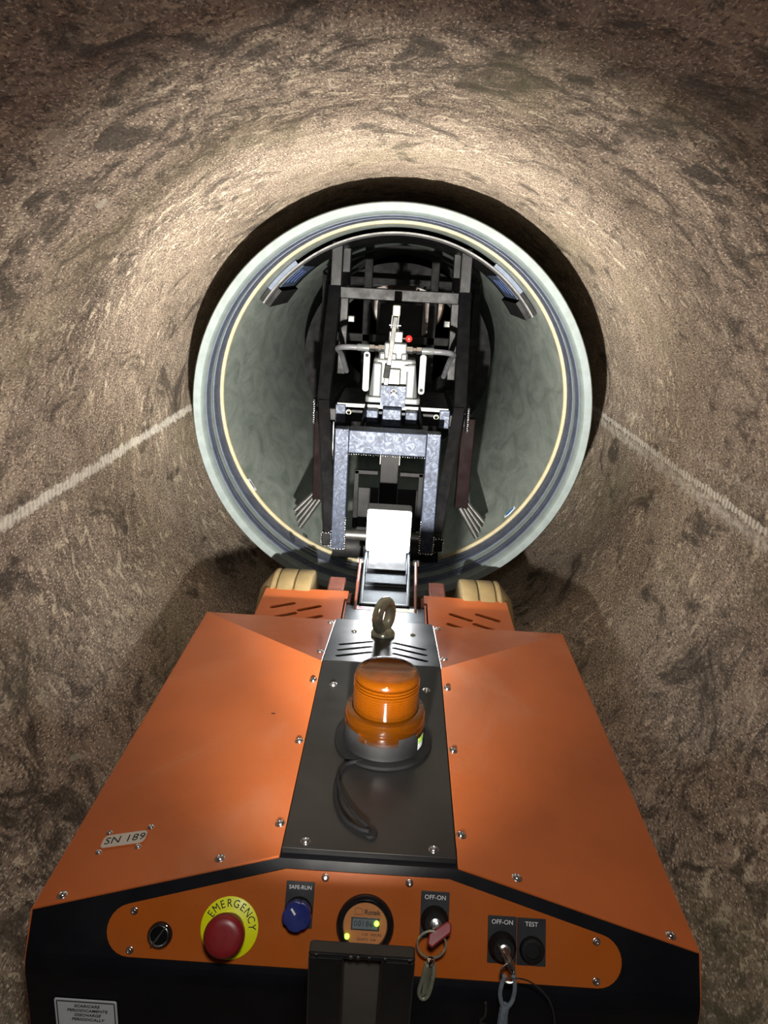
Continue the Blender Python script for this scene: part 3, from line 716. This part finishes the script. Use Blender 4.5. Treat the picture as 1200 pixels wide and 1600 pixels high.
mesh_obj('lens_collar', lathe(B(), [(0.0522, 0.036), (0.0528, 0.038), (0.0526, 0.050), (0.0512, 0.0545), (0.0480, 0.0560), (0.0440, 0.0565)], MB_, 64), 'amber', bea, True)
pl_ = [(0.0448, 0.0560)]
for i in range(9):
    z = 0.058+i*0.0030; pl_ += [(0.0450, z), (0.0438, z+0.0015)]
pl_ += [(0.0446, 0.0852)]
for i in range(3):
    z = 0.0862+i*0.0042; pl_ += [(0.0452, z), (0.0450, z+0.0024), (0.0412, z+0.0030)]
pl_ += [(0.0440, 0.0995), (0.0432, 0.1035), (0.0408, 0.1065), (0.037, 0.1080), (0.030, 0.1088), (0, 0.1095)]
pl_ = [(r*0.955, z) for r, z in pl_]
mesh_obj('lens', lathe(B(), pl_, MB_, 72), 'amber', bea, True)
mesh_obj('reflector', lathe(B(), [(0, 0.098), (0.012, 0.094), (0.034, 0.070), (0.036, 0.057), (0, 0.057)], MB_, 32), 'brown', bea, True)
BL = lathe(B(), [(0.0530, 0.008), (0.0529, 0.026)], MB_, 6, math.radians(-32), math.radians(-14))
bl_ = mesh_obj('sticker', BL, 'label', bea, label='small white and green sticker')
mesh_obj('sticker_band', lathe(B(), [(0.0533, 0.018), (0.0533, 0.0262)], MB_, 6, math.radians(-32), math.radians(-14)), 'green', bl_)
cz = HC+t_+0.0032
cp = smooth_path([(-0.020, 0.8295, cz+0.001), (-0.040, 0.8195, cz), (-0.0475, 0.7895, cz), (-0.046, 0.7525, cz), (-0.034, 0.7215, cz), (-0.018, 0.7065, cz+0.001), (-0.004, 0.7005, cz+0.002)])
mesh_obj('cable', tube(B(), cp, 0.0030, 10), 'rubber', bea, True, label='loose black cable')
cp2 = smooth_path([(-0.040, 0.7645, cz+0.005), (-0.031, 0.7415, cz+0.005), (-0.016, 0.7145, cz+0.005), (-0.004, 0.7045, cz+0.004)])
mesh_obj('cable', tube(B(), smooth_path([(-0.0475, 0.7965, cz+0.004), (-0.0445, 0.7745, cz+0.005), (-0.036, 0.7485, cz+0.005), (-0.021, 0.7215, cz+0.005), (-0.006, 0.7065, cz+0.004)]), 0.0022, 10), 'rubber', bea, True)
mesh_obj('cable_end', lathe(B(), [(0, 0), (0.0075, 0), (0.0080, 0.002), (0.0070, 0.004), (0.0030, 0.0045), (0, 0.0045)], Matrix.Translation((-0.003, 0.7010, cz-0.003)), 20), 'rubber', bea, True)

# ------------------------------------------------------------------ steel post behind the control panel
YP = 0.50
post = thing('steel_post', 'glossy black channel post standing behind the control panel', 'post', (RX, YP, -1.0))
for sg, a, b in ((-1, -0.0465, -0.0175), (1, 0.0125, 0.0405)):
    mesh_obj('flange', box(B(), a, b, YP-0.020, YP-0.004, -1.05, -0.5335), 'gloss', post, bevel=0.0015, seg=3)
mesh_obj('web', box(B(), -0.0175, 0.0125, YP-0.010, YP-0.004, -1.05, -0.5335), 'web', post, bevel=0.001, label='web between the black flanges, reflection painted grey')
mesh_obj('cap', box(B(), -0.0465, 0.0405, YP-0.020, YP-0.006, -0.5335, -0.5290), 'gloss', post, bevel=0.002, seg=3)
for x in (-0.040, -0.012, -0.006, 0.003, 0.016, 0.036):  # small steel domes stand in for glints along the cap edge
    mesh_obj('edge_glint', lathe(B(), [(0.0016, 0), (0.0013, 0.0008), (0, 0.0011)], frame_to((x, YP-0.0200, -0.5310), (0, -1, 0.3)), 10), 'steel', post, True)
mesh_obj('foot', box(B(), -0.0465, 0.0405, YP-0.004, REAR_Y-0.0015, -0.88, -0.80), 'gloss', post, bevel=0.002)

# ------------------------------------------------------------------ keys
KB = pan(0.0728, -0.0500, 0.0027+0.0175)
k1 = thing('switch_key', 'red headed key in the switch with a steel ring and snap hook', 'key', KB)
KM = PM @ T(0.0728, -0.0500, 0.0195)
mesh_obj('blade', box(B(), -0.0035, 0.0035, -0.001, 0.001, 0, 0.008, KM @ RZ(math.radians(40))), 'steel', k1)
bm = B(); prism(bm, [(-0.011, -0.0095), (-0.006, -0.0125), (0.013, 0.002), (0.0135, 0.0105), (0.009, 0.0125), (-0.0095, 0.0)], -0.003, 0.003, KM @ T(0.002, -0.006, 0.012) @ Matrix.Rotation(math.radians(-25), 4, 'X'))
mesh_obj('key_head', bm, 'red', k1, bevel=0.0015, label='red plastic key head')
rc = pan(0.0690, -0.0665, 0.026)
rp = [rc+(Vector((1, 0, 0))*math.cos(a)+(EU*0.93+EN*0.35).normalized()*math.sin(a))*0.0145 for a in [2*PI*i/48 for i in range(48)]]
mesh_obj('ring', tube(B(), rp, 0.0010, 8, True), 'eye', k1, True, label='thin steel key ring')
rp2 = [p+EN*0.0018 for p in rp]
mesh_obj('ring', tube(B(), rp2, 0.0009, 8, True), 'eye', k1, True)
hk = rc+EU*(-0.0145)
mesh_obj('swivel', lathe(B(), [(0, 0), (0.0035, 0.001), (0.0045, 0.004), (0.0035, 0.007), (0, 0.008)], Matrix.Translation(hk+Vector((0, 0, -0.006))), 16), 'steel', k1, True)
mesh_obj('snap_hook', tube(B(), smooth_path([hk+Vector((-0.004, 0, -0.004)), hk+Vector((-0.006, 0, -0.020)), hk+Vector((-0.009, 0.002, -0.045)), hk+Vector((-0.005, 0.002, -0.054)), hk+Vector((0.001, 0.002, -0.048)), hk+Vector((0.004, 0, -0.020)), hk+Vector((0.003, 0, -0.004))]), 0.0022, 10), 'eye', k1, True)
bm = B(); beam(bm, hk+Vector((-0.001, 0, -0.005)), hk+Vector((-0.003, 0.002, -0.048)), 0.0095, 0.002)
mesh_obj('strap', bm, 'eye', k1, bevel=0.0008)
KM2 = PM @ T(0.1440, -0.0700, 0.0195)
k2 = thing('silver_key', 'silver key with a grey cord loop in the right hand switch', 'key', pan(0.1440, -0.07, 0.02))
bm = B(); prism(bm, rrect(0.0085, 0.022, 0.004), -0.001, 0.001, KM2 @ T(0.003, -0.004, 0.010) @ RZ(math.radians(32)) @ Matrix.Rotation(math.radians(60), 4, 'Y'))
mesh_obj('key_head', bm, 'steel', k2, bevel=0.0005)
mesh_obj('key_shank', tube(B(), [pan(0.144, -0.07, 0.019), pan(0.1445, -0.071, 0.026), pan(0.147, -0.078, 0.032)], 0.0032, 10), 'steel', k2, True)
mesh_obj('key_pin', tube(B(), [pan(0.136, -0.062, 0.030), pan(0.150, -0.088, 0.033)], 0.0011, 8), 'steel', k2, True)
mesh_obj('wire_loop', tube(B(), smooth_path([pan(0.146, -0.077, 0.032), pan(0.139, -0.084, 0.033), pan(0.142, -0.093, 0.033), pan(0.151, -0.093, 0.034), pan(0.152, -0.083, 0.033), pan(0.147, -0.077, 0.032)]), 0.0014, 8), 'steel', k2, True)
KP = pan(0.148, -0.090, 0.033)
V = lambda x, y, z: KP+Vector((x, y, z))
mesh_obj('cord', tube(B(), smooth_path([V(-0.006, 0, 0.002), V(-0.0085, -0.002, -0.016), V(-0.006, -0.003, -0.030), V(-0.001, -0.003, -0.040), V(-0.003, -0.003, -0.058), V(-0.004, 0, -0.10)]), 0.0022, 8), 'cord', k2, True, label='blue grey cord')
mesh_obj('cord', tube(B(), smooth_path([V(0.003, 0, 0.003), V(0.0055, -0.002, -0.010), V(0.0045, -0.003, -0.026), V(-0.0005, -0.004, -0.038), V(0.001, -0.003, -0.060), V(0.0005, 0, -0.10)]), 0.0022, 8), 'cord', k2, True)
mesh_obj('cord_end', tube(B(), smooth_path([V(-0.002, -0.002, -0.034), V(-0.003, -0.004, -0.055), V(-0.003, -0.003, -0.10)]), 0.0048, 8), 'cord', k2, True)
mesh_obj('thin_wire', tube(B(), smooth_path([V(-0.006, -0.001, -0.001), V(0.008, -0.002, 0.002), V(0.024, 0.0, -0.006), V(0.042, 0.0, -0.026), V(0.052, 0.002, -0.060), V(0.054, 0.004, -0.10)]), 0.0008, 8), 'dsteel', k2, True, label='thin grey wire')
mesh_obj('loose_clip', tube(B(), smooth_path([V(-0.022, -0.004, -0.030), V(-0.021, -0.004, -0.046), V(-0.025, -0.004, -0.056), V(-0.018, -0.004, -0.060)]), 0.0014, 8), 'dsteel', k2, True)

# ------------------------------------------------------------------ square work light on the arm
LX = -0.0065
lampt = thing('work_light', 'glowing square white work light on the lifting arm', 'lamp', (LX, 1.775, -0.668))
mesh_obj('turntable', lathe(B(), [(0, -0.010), (0.032, -0.010), (0.032, 0.0), (0.030, 0.003), (0, 0.003)], Matrix.Translation((LX, 1.778, -0.659)), 40), 'dsteel', lampt, True)
bm = B(); prism(bm, rrect(0.109, 0.108, 0.006), -0.05, 0, Matrix(((1, 0, 0, LX), (0, 0, -1, 1.752), (0, 1, 0, -0.600), (0, 0, 0, 1))))
mesh_obj('housing', bm, 'alu', lampt, bevel=0.002)
bm = B(); prism(bm, rrect(0.105, 0.104, 0.005), 0.0, 0.0025, Matrix(((1, 0, 0, LX), (0, 0, -1, 1.752), (0, 1, 0, -0.600), (0, 0, 0, 1))))
mesh_obj('lamp_window', bm, 'lamp', lampt, label='bright white lamp window')

# ------------------------------------------------------------------ lifting frame inside the pipe mouth
FX = -0.016
fr = thing('lifting_frame', 'black and bare steel lifting frame standing in the pipe mouth', 'frame', (FX, 2.05, -0.80))
def fbeam(name, a, b, w, mat='framebk', h=None, bev=0.0025, label=None):
    a = (a[0]+FX, a[1], a[2]); b = (b[0]+FX, b[1], b[2])
    return mesh_obj(name, beam(B(), a, b, w, h), mat, fr, bevel=bev, label=label)
def weld(parent, pts, r=0.0026):
    bm = B()
    P = [Vector(p) for p in pts]
    for a, b in zip(P, P[1:]):
        n = max(2, int((b-a).length/0.006))
        for i in range(n):
            q = a.lerp(b, (i+0.5)/n)+Vector((random.uniform(-1, 1), random.uniform(-1, 1), random.uniform(-1, 1)))*0.0007
            bmesh.ops.create_icosphere(bm, subdivisions=1, radius=r*random.uniform(0.8, 1.25), matrix=Matrix.Translation(q))
    return mesh_obj('weld_bead', bm, 'steel', parent, True)
# bright portal
for sg in (-1, 1):
    xo_ = 0.121 if sg < 0 else 0.108
    lg = fbeam('portal_leg', (sg*xo_, 1.868, -0.692), (sg*(xo_-0.001), 1.868, -0.374), 0.036, 'sheen_steel', None, label='portal leg with painted-in sheen')
    x = FX+sg*xo_
    weld(lg, [(x-0.018, 1.849, -0.69), (x+0.018, 1.849, -0.69)])
    weld(lg, [(x-sg*0.018, 1.849, -0.69), (x-sg*0.018, 1.849, -0.60)])
    weld(lg, [(x+sg*0.018, 1.849, -0.69), (x+sg*0.018, 1.849, -0.640)])
    weld(lg, [(x-0.018, 1.849, -0.376), (x+0.018, 1.849, -0.376)], 0.002)
    ft = mesh_obj('foot_block', box(B(), min(x+sg*0.019, x+sg*0.043), max(x+sg*0.019, x+sg*0.043), 1.852, 1.89, -0.684, -0.648), 'framebk', fr, bevel=0.003)
    weld(ft, [(x+sg*0.020, 1.851, -0.684), (x+sg*0.043, 1.851, -0.684), (x+sg*0.043, 1.851, -0.648), (x+sg*0.020, 1.851, -0.648)], 0.0022)
    # splayed outer leg from the node down to the foot
    xn = 0.190 if sg < 0 else 0.182
    ol = fbeam('splayed_leg', (sg*(xo_+0.024), 1.872, -0.66), (sg*xn, 2.06, -0.345), 0.031)
    # raking post and upright
    fbeam('raking_post', (sg*xn, 2.06, -0.365), (sg*0.186, 2.27, -0.05), 0.034)
    fbeam('upright', (sg*0.184, 2.27, -0.07), (sg*0.182, 2.27, 0.076), 0.032, label='upright post under the curved saddle')
    fbeam('rear_upright', (sg*0.176, 2.47, -0.32), (sg*0.170, 2.47, 0.064), 0.026)
    fbeam('side_rail', (sg*0.186, 2.27, -0.062), (sg*0.176, 2.48, -0.062), 0.028)
    fbeam('floor_rail', (sg*0.186, 2.06, -0.372), (sg*0.178, 2.50, -0.372), 0.030)
    nb = mesh_obj('node_plate', box(B(), FX+sg*(xn+0.022)-0.004, FX+sg*(xn+0.022)+0.004, 2.035, 2.085, -0.405, -0.335), 'framebk', fr, bevel=0.002)
    xe = FX+sg*(xn+0.022)
    weld(nb, [(xe, 2.034, -0.340), (xe, 2.034, -0.400)], 0.0028)
    nt = mesh_obj('tube_end', box(B(), FX+sg*0.140-0.014, FX+sg*0.140+0.014, 2.032, 2.07, -0.395, -0.345), 'sheen_steel', fr, bevel=0.002)
    # maroon hanging columns
    xm = -0.195 if sg < 0 else 0.209
    mesh_obj('hanging_column', box(B(), FX+xm-0.018, FX+xm+0.018, 2.062, 2.10, -0.626, -0.37), 'maroon', fr, bevel=0.002, label='dark maroon hanging column')
    mesh_obj('thin_rod', cyl(B(), (FX+sg*0.158, 2.04, -0.50), (FX+sg*0.158, 2.04, -0.395), 0.003, 10), 'steel', fr, True)
    # ribbed feet gripping the bore
    for k in range(4):
        dx = sg*(0.008*k); 
        a = Vector((FX+xm-sg*0.004+dx*0.9, 2.058+0.012*k, -0.622+0.002*k)); b = Vector((FX+xm+sg*0.050+dx*0.8, 2.052+0.012*k, -0.706+0.012*k))
        mesh_obj('ribbed_foot', cyl(B(), a, b, 0.0075, 12), 'dsteel', fr, True)
cb = fbeam('portal_crossbar', (-0.103, 1.868, -0.403), (0.090, 1.868, -0.403), 0.058, 'sheen_steel', label='portal crossbar with painted-in sheen')
for v in cb.data.vertices: pass
weld(cb, [(FX-0.103, 1.838, -0.434), (FX+0.09, 1.838, -0.434)], 0.0016)
fbeam('upper_crossbar', (-0.170, 2.262, -0.062), (0.168, 2.262, -0.062), 0.033, label='dark crossbar between the uprights')
fbeam('node_crossbar', (-0.205, 2.075, -0.378), (0.200, 2.075, -0.378), 0.034)
# lower pin through the portal legs
mesh_obj('lower_pin', cyl(B(), (FX-0.105, 1.868, -0.655), (FX+0.092, 1.868, -0.655), 0.014, 20), 'dsteel', fr, True)
# platform and teeth
mesh_obj('platform', box(B(), FX-0.150, FX+0.150, 2.040, 2.32, -0.350, -0.341), 'framebk', fr, bevel=0.002)
mesh_obj('platform_edge', box(B(), FX-0.150, FX+0.150, 2.0365, 2.0395, -0.352, -0.341), 'dsteel', fr, bevel=0.001)
for x0, x1, z0, z1, yy in ((-0.086, -0.053, -0.384, -0.350, 2.004), (-0.043, 0.008, -0.392, -0.343, 1.992), (0.018, 0.051, -0.384, -0.350, 2.004)):
    o = mesh_obj('tube_stub', box(B(), x0, x1, yy, yy+0.035, z0, z1), 'sheen_steel', fr, bevel=0.003)
for sg in (-1, 1):
    fbeam('gusset', (sg*0.082, 1.93, -0.412), (sg*0.070, 2.036, -0.350), 0.006, 'framebk', 0.03)
    mesh_obj('hook_eye', tube(B(), [(FX+sg*0.118+0.006*math.cos(a), 2.034, -0.365+0.006*math.sin(a)) for a in [2*PI*i/16 for i in range(16)]], 0.0014, 6, True), 'eye', fr, True)
    mesh_obj('link_plate', box(B(), FX+sg*0.060-0.03, FX+sg*0.060+0.03, 1.93, 1.995, -0.404, -0.399), 'dsteel', fr, bevel=0.001)
mesh_obj('tray', box(B(), FX-0.088, FX+0.080, 1.892, 2.03, -0.415, -0.405), 'framebk', fr, bevel=0.002)
# bracket in front of the pump
bk = cut(box(B(), FX-0.034, FX+0.032, 2.030, 2.036, -0.345, -0.288), lathe(B(), [(0, 0), (0.0085, 0), (0.0085, 0.03), (0, 0.03)], Matrix(((1, 0, 0, FX), (0, 0, 1, 2.02), (0, -1, 0, -0.305), (0, 0, 0, 1))), 20))
mesh_obj('bracket', bk, 'sheen_steel', fr, label='bright bracket plate with a bolt hole')
mesh_obj('bracket_bolt', cyl(B(), (FX, 2.030, -0.310), (FX, 2.05, -0.308), 0.0065, 6), 'steel', fr)
# inside of the portal
mesh_obj('spine', box(B(), FX-0.026, FX+0.026, 2.10, 2.13, -0.72, -0.40), 'framebk', fr, bevel=0.002)
for sg in (-1, 1):
    mesh_obj('spine_edge', box(B(), FX+sg*0.027-0.0015, FX+sg*0.027+0.0015, 2.098, 2.102, -0.52, -0.42), 'dsteel', fr)
    bm = B()
    beam(bm, (FX+sg*0.090, 2.06, -0.70), (FX+sg*0.090, 2.06, -0.53), 0.014, 0.012); beam(bm, (FX+sg*0.096, 2.06, -0.535), (FX+sg*0.03, 2.06, -0.535), 0.012, 0.012)
    mesh_obj('inner_frame', bm, 'framebk', fr, bevel=0.0015)
    mesh_obj('inner_panel', box(B(), FX+sg*0.057-0.030, FX+sg*0.057+0.030, 2.075, 2.085, -0.72, -0.585), 'rubber', fr, bevel=0.002)
mesh_obj('dangling_clip', tube(B(), smooth_path([(FX-0.006, 2.05, -0.425), (FX-0.005, 2.05, -0.46), (FX+0.002, 2.05, -0.478), (FX+0.006, 2.05, -0.45), (FX+0.008, 2.05, -0.425)]), 0.0018, 8), 'steel', fr, True)
mesh_obj('support_roller', cyl(B(), (FX-0.145, 2.02, -0.742), (FX+0.150, 2.02, -0.742), 0.034, 28), 'rubber', fr, True, label='black rubber support roller on the pipe floor')
# curved saddle under the crown
def arc_plate(r0, r1, y0, y1, a0, a1, n=48):
    bm = B(); lathe(bm, [(r0, y0), (r1, y0), (r1, y1), (r0, y1), (r0, y0)], YAX, n, -a1, -a0)
    return bm
A0, A1 = math.radians(33.5), math.radians(147)
sad = mesh_obj('saddle', arc_plate(0.442, 0.450, 2.195, 2.56, A0, A1), 'framebk', fr, True, bevel=0.001, label='curved black saddle under the pipe crown')
mesh_obj('saddle_edge', arc_plate(0.4468, 0.4515, 2.1905, 2.1945, A0, A1), 'dsteel', sad, True, label='bright front edge of the saddle')
for sg, a0, a1 in ((1, A0, A0+0.30), (-1, A1-0.30, A1)):
    mesh_obj('grip_pad', arc_plate(0.4505, 0.463, 2.20, 2.55, a0, a1, 10), 'rubber', sad, True, label='black rubber grip pad')
    mesh_obj('under_pad', arc_plate(0.430, 0.4415, 2.20, 2.54, a0 if sg > 0 else a1-0.13, a0+0.13 if sg > 0 else a1, 6), 'rubber', sad, True)
    b0_, b1_ = (a0+0.14, a0+0.34) if sg > 0 else (a1-0.34, a1-0.14)
    ll = mesh_obj('label', arc_plate(0.4405, 0.4415, 2.205, 2.48, b0_, b1_, 8), 'bluelabel', sad, True, label='pale blue printed label under the saddle')
    bm = B()
    for k in range(3):
        c_ = arc_plate(0.4398, 0.4404, 2.25+0.07*k, 2.27+0.07*k, b0_+0.03+0.01*k, b1_-0.04, 6)
        me_ = bpy.data.meshes.new('temporary'); c_.to_mesh(me_); c_.free(); bm.from_mesh(me_); bpy.data.meshes.remove(me_)
    mesh_obj('print', bm, 'blueink', ll)
    bm = arc_plate(0.4505, 0.4640, 2.197, 2.32, b0_+0.02, b1_+0.05, 8)
    mesh_obj('film', bm, 'bluelabel', sad, True)

# ------------------------------------------------------------------ hand pump
HX = -0.018; HY = 2.11
pump = thing('hand_pump', 'silver hydraulic hand pump with grey lever on the lifting frame', 'pump', (HX, HY, -0.341))
def HP(x, y, z): return (HX+x, HY+y, z)
bm = B()
def taper(bm, z0, z1, w0, d0, w1, d1, cy=0.0):
    lo = rrect(w0, d0, 0.014, 4); hi = rrect(w1, d1, 0.012, 4)
    a = [bm.verts.new(HP(x, y+cy, z0)) for x, y in lo]; b = [bm.verts.new(HP(x, y+cy, z1)) for x, y in hi]
    n = len(a); bm.faces.new(a[::-1]); bm.faces.new(b)
    for i in range(n): bm.faces.new((a[i], a[(i+1) % n], b[(i+1) % n], b[i]))
taper(bm, -0.326, -0.222, 0.132, 0.10, 0.112, 0.085)
body = mesh_obj('pump_body', bm, 'alu', pump, True, bevel=0.004, seg=3)
mesh_obj('base_flange', prism(B(), rrect(0.148, 0.125, 0.012), -0.338, -0.322, Matrix.Translation((HX, HY, 0))), 'alu', pump, bevel=0.003)
mesh_obj('front_recess', box(B(), HX-0.018, HX+0.018, HY-0.0525, HY-0.046, -0.318, -0.245), 'dsteel', pump, bevel=0.004)
for sg in (-1, 1):
    mesh_obj('body_rib', box(B(), HX+sg*0.045-0.012, HX+sg*0.045+0.012, HY-0.055, HY-0.030, -0.324, -0.232), 'alu', pump, bevel=0.005, seg=3)
    lug = prism(B(), rrect(0.018, 0.108, 0.008), 0, 0.006, Matrix(((1, 0, 0, HX+sg*0.0765), (0, 0, -1, HY-0.010), (0, 1, 0, -0.262), (0, 0, 0, 1))))
    lg_ = mesh_obj('side_lug', lug, 'alu', pump, bevel=0.001)
    for zz in (-0.218, -0.304):
        mesh_obj('bolt_hole', cyl(B(), (HX+sg*0.0765, HY-0.0164, zz), (HX+sg*0.0765, HY-0.0155, zz), 0.0048, 16), 'hole' if (zz > -0.25) == (sg < 0) else 'steel', lg_)
mesh_obj('plug', cyl(B(), (HX+0.032, HY-0.060, -0.243), (HX+0.032, HY-0.052, -0.243), 0.0085, 6), 'alu', pump)
# valve block and fittings
mesh_obj('valve_block', box(B(), HX-0.030, HX+0.030, HY-0.032, HY+0.022, -0.224, -0.180), 'alu', pump, bevel=0.004, seg=3)
mesh_obj('valve_post', box(B(), HX-0.020, HX+0.018, HY-0.020, HY+0.012, -0.181, -0.150), 'dsteel', pump, bevel=0.003)
for sg in (-1, 1):
    zz = -0.198
    bm = B(); lathe(bm, [(0, 0), (0.011, 0), (0.011, 0.016), (0.008, 0.017), (0.008, 0.026), (0.0105, 0.027), (0.0105, 0.040), (0.007, 0.041), (0, 0.041)], frame_to((HX+sg*0.030, HY-0.018, zz), (sg, 0, 0)), 6)
    mesh_obj('fitting', bm, 'steel', pump)
    mesh_obj('ferrule', lathe(B(), [(0, 0), (0.0092, 0), (0.0095, 0.003), (0.0095, 0.030), (0.008, 0.033), (0, 0.033)], frame_to((HX+sg*0.071, HY-0.018, zz), (sg, 0, 0.02)), 20), 'alu', pump, True)
    mesh_obj('hose', tube(B(), smooth_path([HP(sg*0.103, -0.018, zz), HP(sg*0.130, -0.015, zz-0.001), HP(sg*0.152, 0.004, zz-0.005), HP(sg*0.162, 0.05, zz-0.014), HP(sg*0.158, 0.15, zz-0.04), HP(sg*0.150, 0.26, zz-0.10)]), 0.0078, 14), 'hose', pump, True, label='grey hydraulic hose')
for x in (-0.034, -0.004, 0.024):
    mesh_obj('hex_cap', lathe(B(), [(0, 0), (0.0095, 0), (0.0095, 0.014), (0.007, 0.018), (0, 0.018)], Matrix.Translation(HP(x, -0.030, -0.224)), 6), 'alu', pump)
mesh_obj('knob_stem', cyl(B(), HP(0.016, -0.020, -0.168), HP(0.032, -0.024, -0.168), 0.0025, 8), 'steel', pump)
bm = B(); bmesh.ops.create_uvsphere(bm, u_segments=20, v_segments=12, radius=0.0095, matrix=Matrix.Translation(HP(0.034, -0.026, -0.167)))
mesh_obj('release_knob', bm, 'redknob', pump, True, label='small red release knob')
# lever
mesh_obj('lever', beam(B(), HP(-0.021, -0.066, -0.296), HP(-0.004, -0.040, -0.112), 0.013, 0.007, (0, 1, 0)), 'dsteel', pump, bevel=0.0015, label='flat grey pump lever')
mesh_obj('lever_grip', beam(B(), HP(-0.0205, -0.066, -0.270), HP(-0.0172, -0.062, -0.236), 0.0165, 0.011, (0, 1, 0)), 'rubber', pump, bevel=0.002)
for sg in (-1, 1):
    mesh_obj('clevis_cheek', beam(B(), HP(-0.0065+sg*0.0085, -0.036, -0.142), HP(-0.0045+sg*0.0085, -0.034, -0.108), 0.003, 0.016, (0, 1, 0)), 'alu', pump, bevel=0.0008)
mesh_obj('clevis_head', box(B(), HX-0.013, HX+0.007, HY-0.042, HY-0.022, -0.110, -0.082), 'eye', pump, bevel=0.003)
mesh_obj('clevis_pin', cyl(B(), HP(-0.020, -0.034, -0.134), HP(0.010, -0.034, -0.134), 0.003, 10), 'steel', pump, True)
mesh_obj('link_rod', cyl(B(), HP(0.004, -0.02, -0.150), HP(0.003, -0.03, -0.112), 0.002, 8), 'steel', pump, True)

# ------------------------------------------------------------------ rear carriage deeper in the pipe
rc_ = thing('rear_carriage', 'dark ring carriage deeper inside the pipe behind the pump', 'carriage', (PX, 3.2, PZ-0.45))
mesh_obj('rear_saddle', arc_plate(0.428, 0.440, 2.95, 3.12, math.radians(50), math.radians(130)), 'deep', rc_, True)
mesh_obj('ring_plate', lathe(B(), [(0.315, 3.2), (0.385, 3.2), (0.385, 3.24), (0.315, 3.24), (0.315, 3.2)], YAX, 72), 'deep', rc_, True, label='large dark ring')
mesh_obj('ring_lip', lathe(B(), [(0.300, 3.17), (0.318, 3.17), (0.318, 3.20), (0.300, 3.20), (0.300, 3.17)], YAX, 72), 'rubber', rc_, True)
for sg in (-1, 1):
    mesh_obj('carriage_post', beam(B(), (PX+sg*0.125, 3.0, -0.70), (PX+sg*0.125, 3.0, 0.085), 0.03), 'deep', rc_, bevel=0.003)
    mesh_obj('carriage_rail', beam(B(), (PX+sg*0.125, 2.5, -0.42), (PX+sg*0.125, 3.6, -0.42), 0.03), 'deep', rc_, bevel=0.003)
    mesh_obj('outer_post', beam(B(), (PX+sg*0.30, 3.15, -0.60), (PX+sg*0.30, 3.15, -0.02), 0.026), 'deep', rc_, bevel=0.003)
    mesh_obj('clamp', box(B(), PX+sg*0.19-0.02, PX+sg*0.19+0.02, 2.98, 3.02, -0.19, -0.165), 'dsteel', rc_, bevel=0.003)
mesh_obj('carriage_bar', beam(B(), (PX-0.3, 3.0, -0.245), (PX+0.3, 3.0, -0.245), 0.03), 'deep', rc_, bevel=0.003)
mesh_obj('carriage_bar', beam(B(), (PX-0.3, 3.08, -0.035), (PX+0.3, 3.08, -0.035), 0.024), 'deep', rc_, bevel=0.003)
mesh_obj('drum', lathe(B(), [(0, 3.42), (0.150, 3.42), (0.158, 3.43), (0.158, 3.52), (0.150, 3.53), (0, 3.53)], Matrix(((1, 0, 0, PX+0.03), (0, 0, 1, 0), (0, -1, 0, -0.125), (0, 0, 0, 1))), 48), 'brown', rc_, True, label='brown drum behind the ring')
mesh_obj('motor_box', box(B(), PX-0.09, PX+0.09, 3.1, 3.3, -0.36, -0.11), 'rubber', rc_, bevel=0.006)
for x, z in ((0.06, -0.072), (0.085, -0.078), (0.105, -0.070), (0.045, -0.085)):
    mesh_obj('nipple', cyl(B(), (PX+x, 2.97, z), (PX+x+0.006, 2.985, z+0.014), 0.005, 8), 'steel', rc_, True)
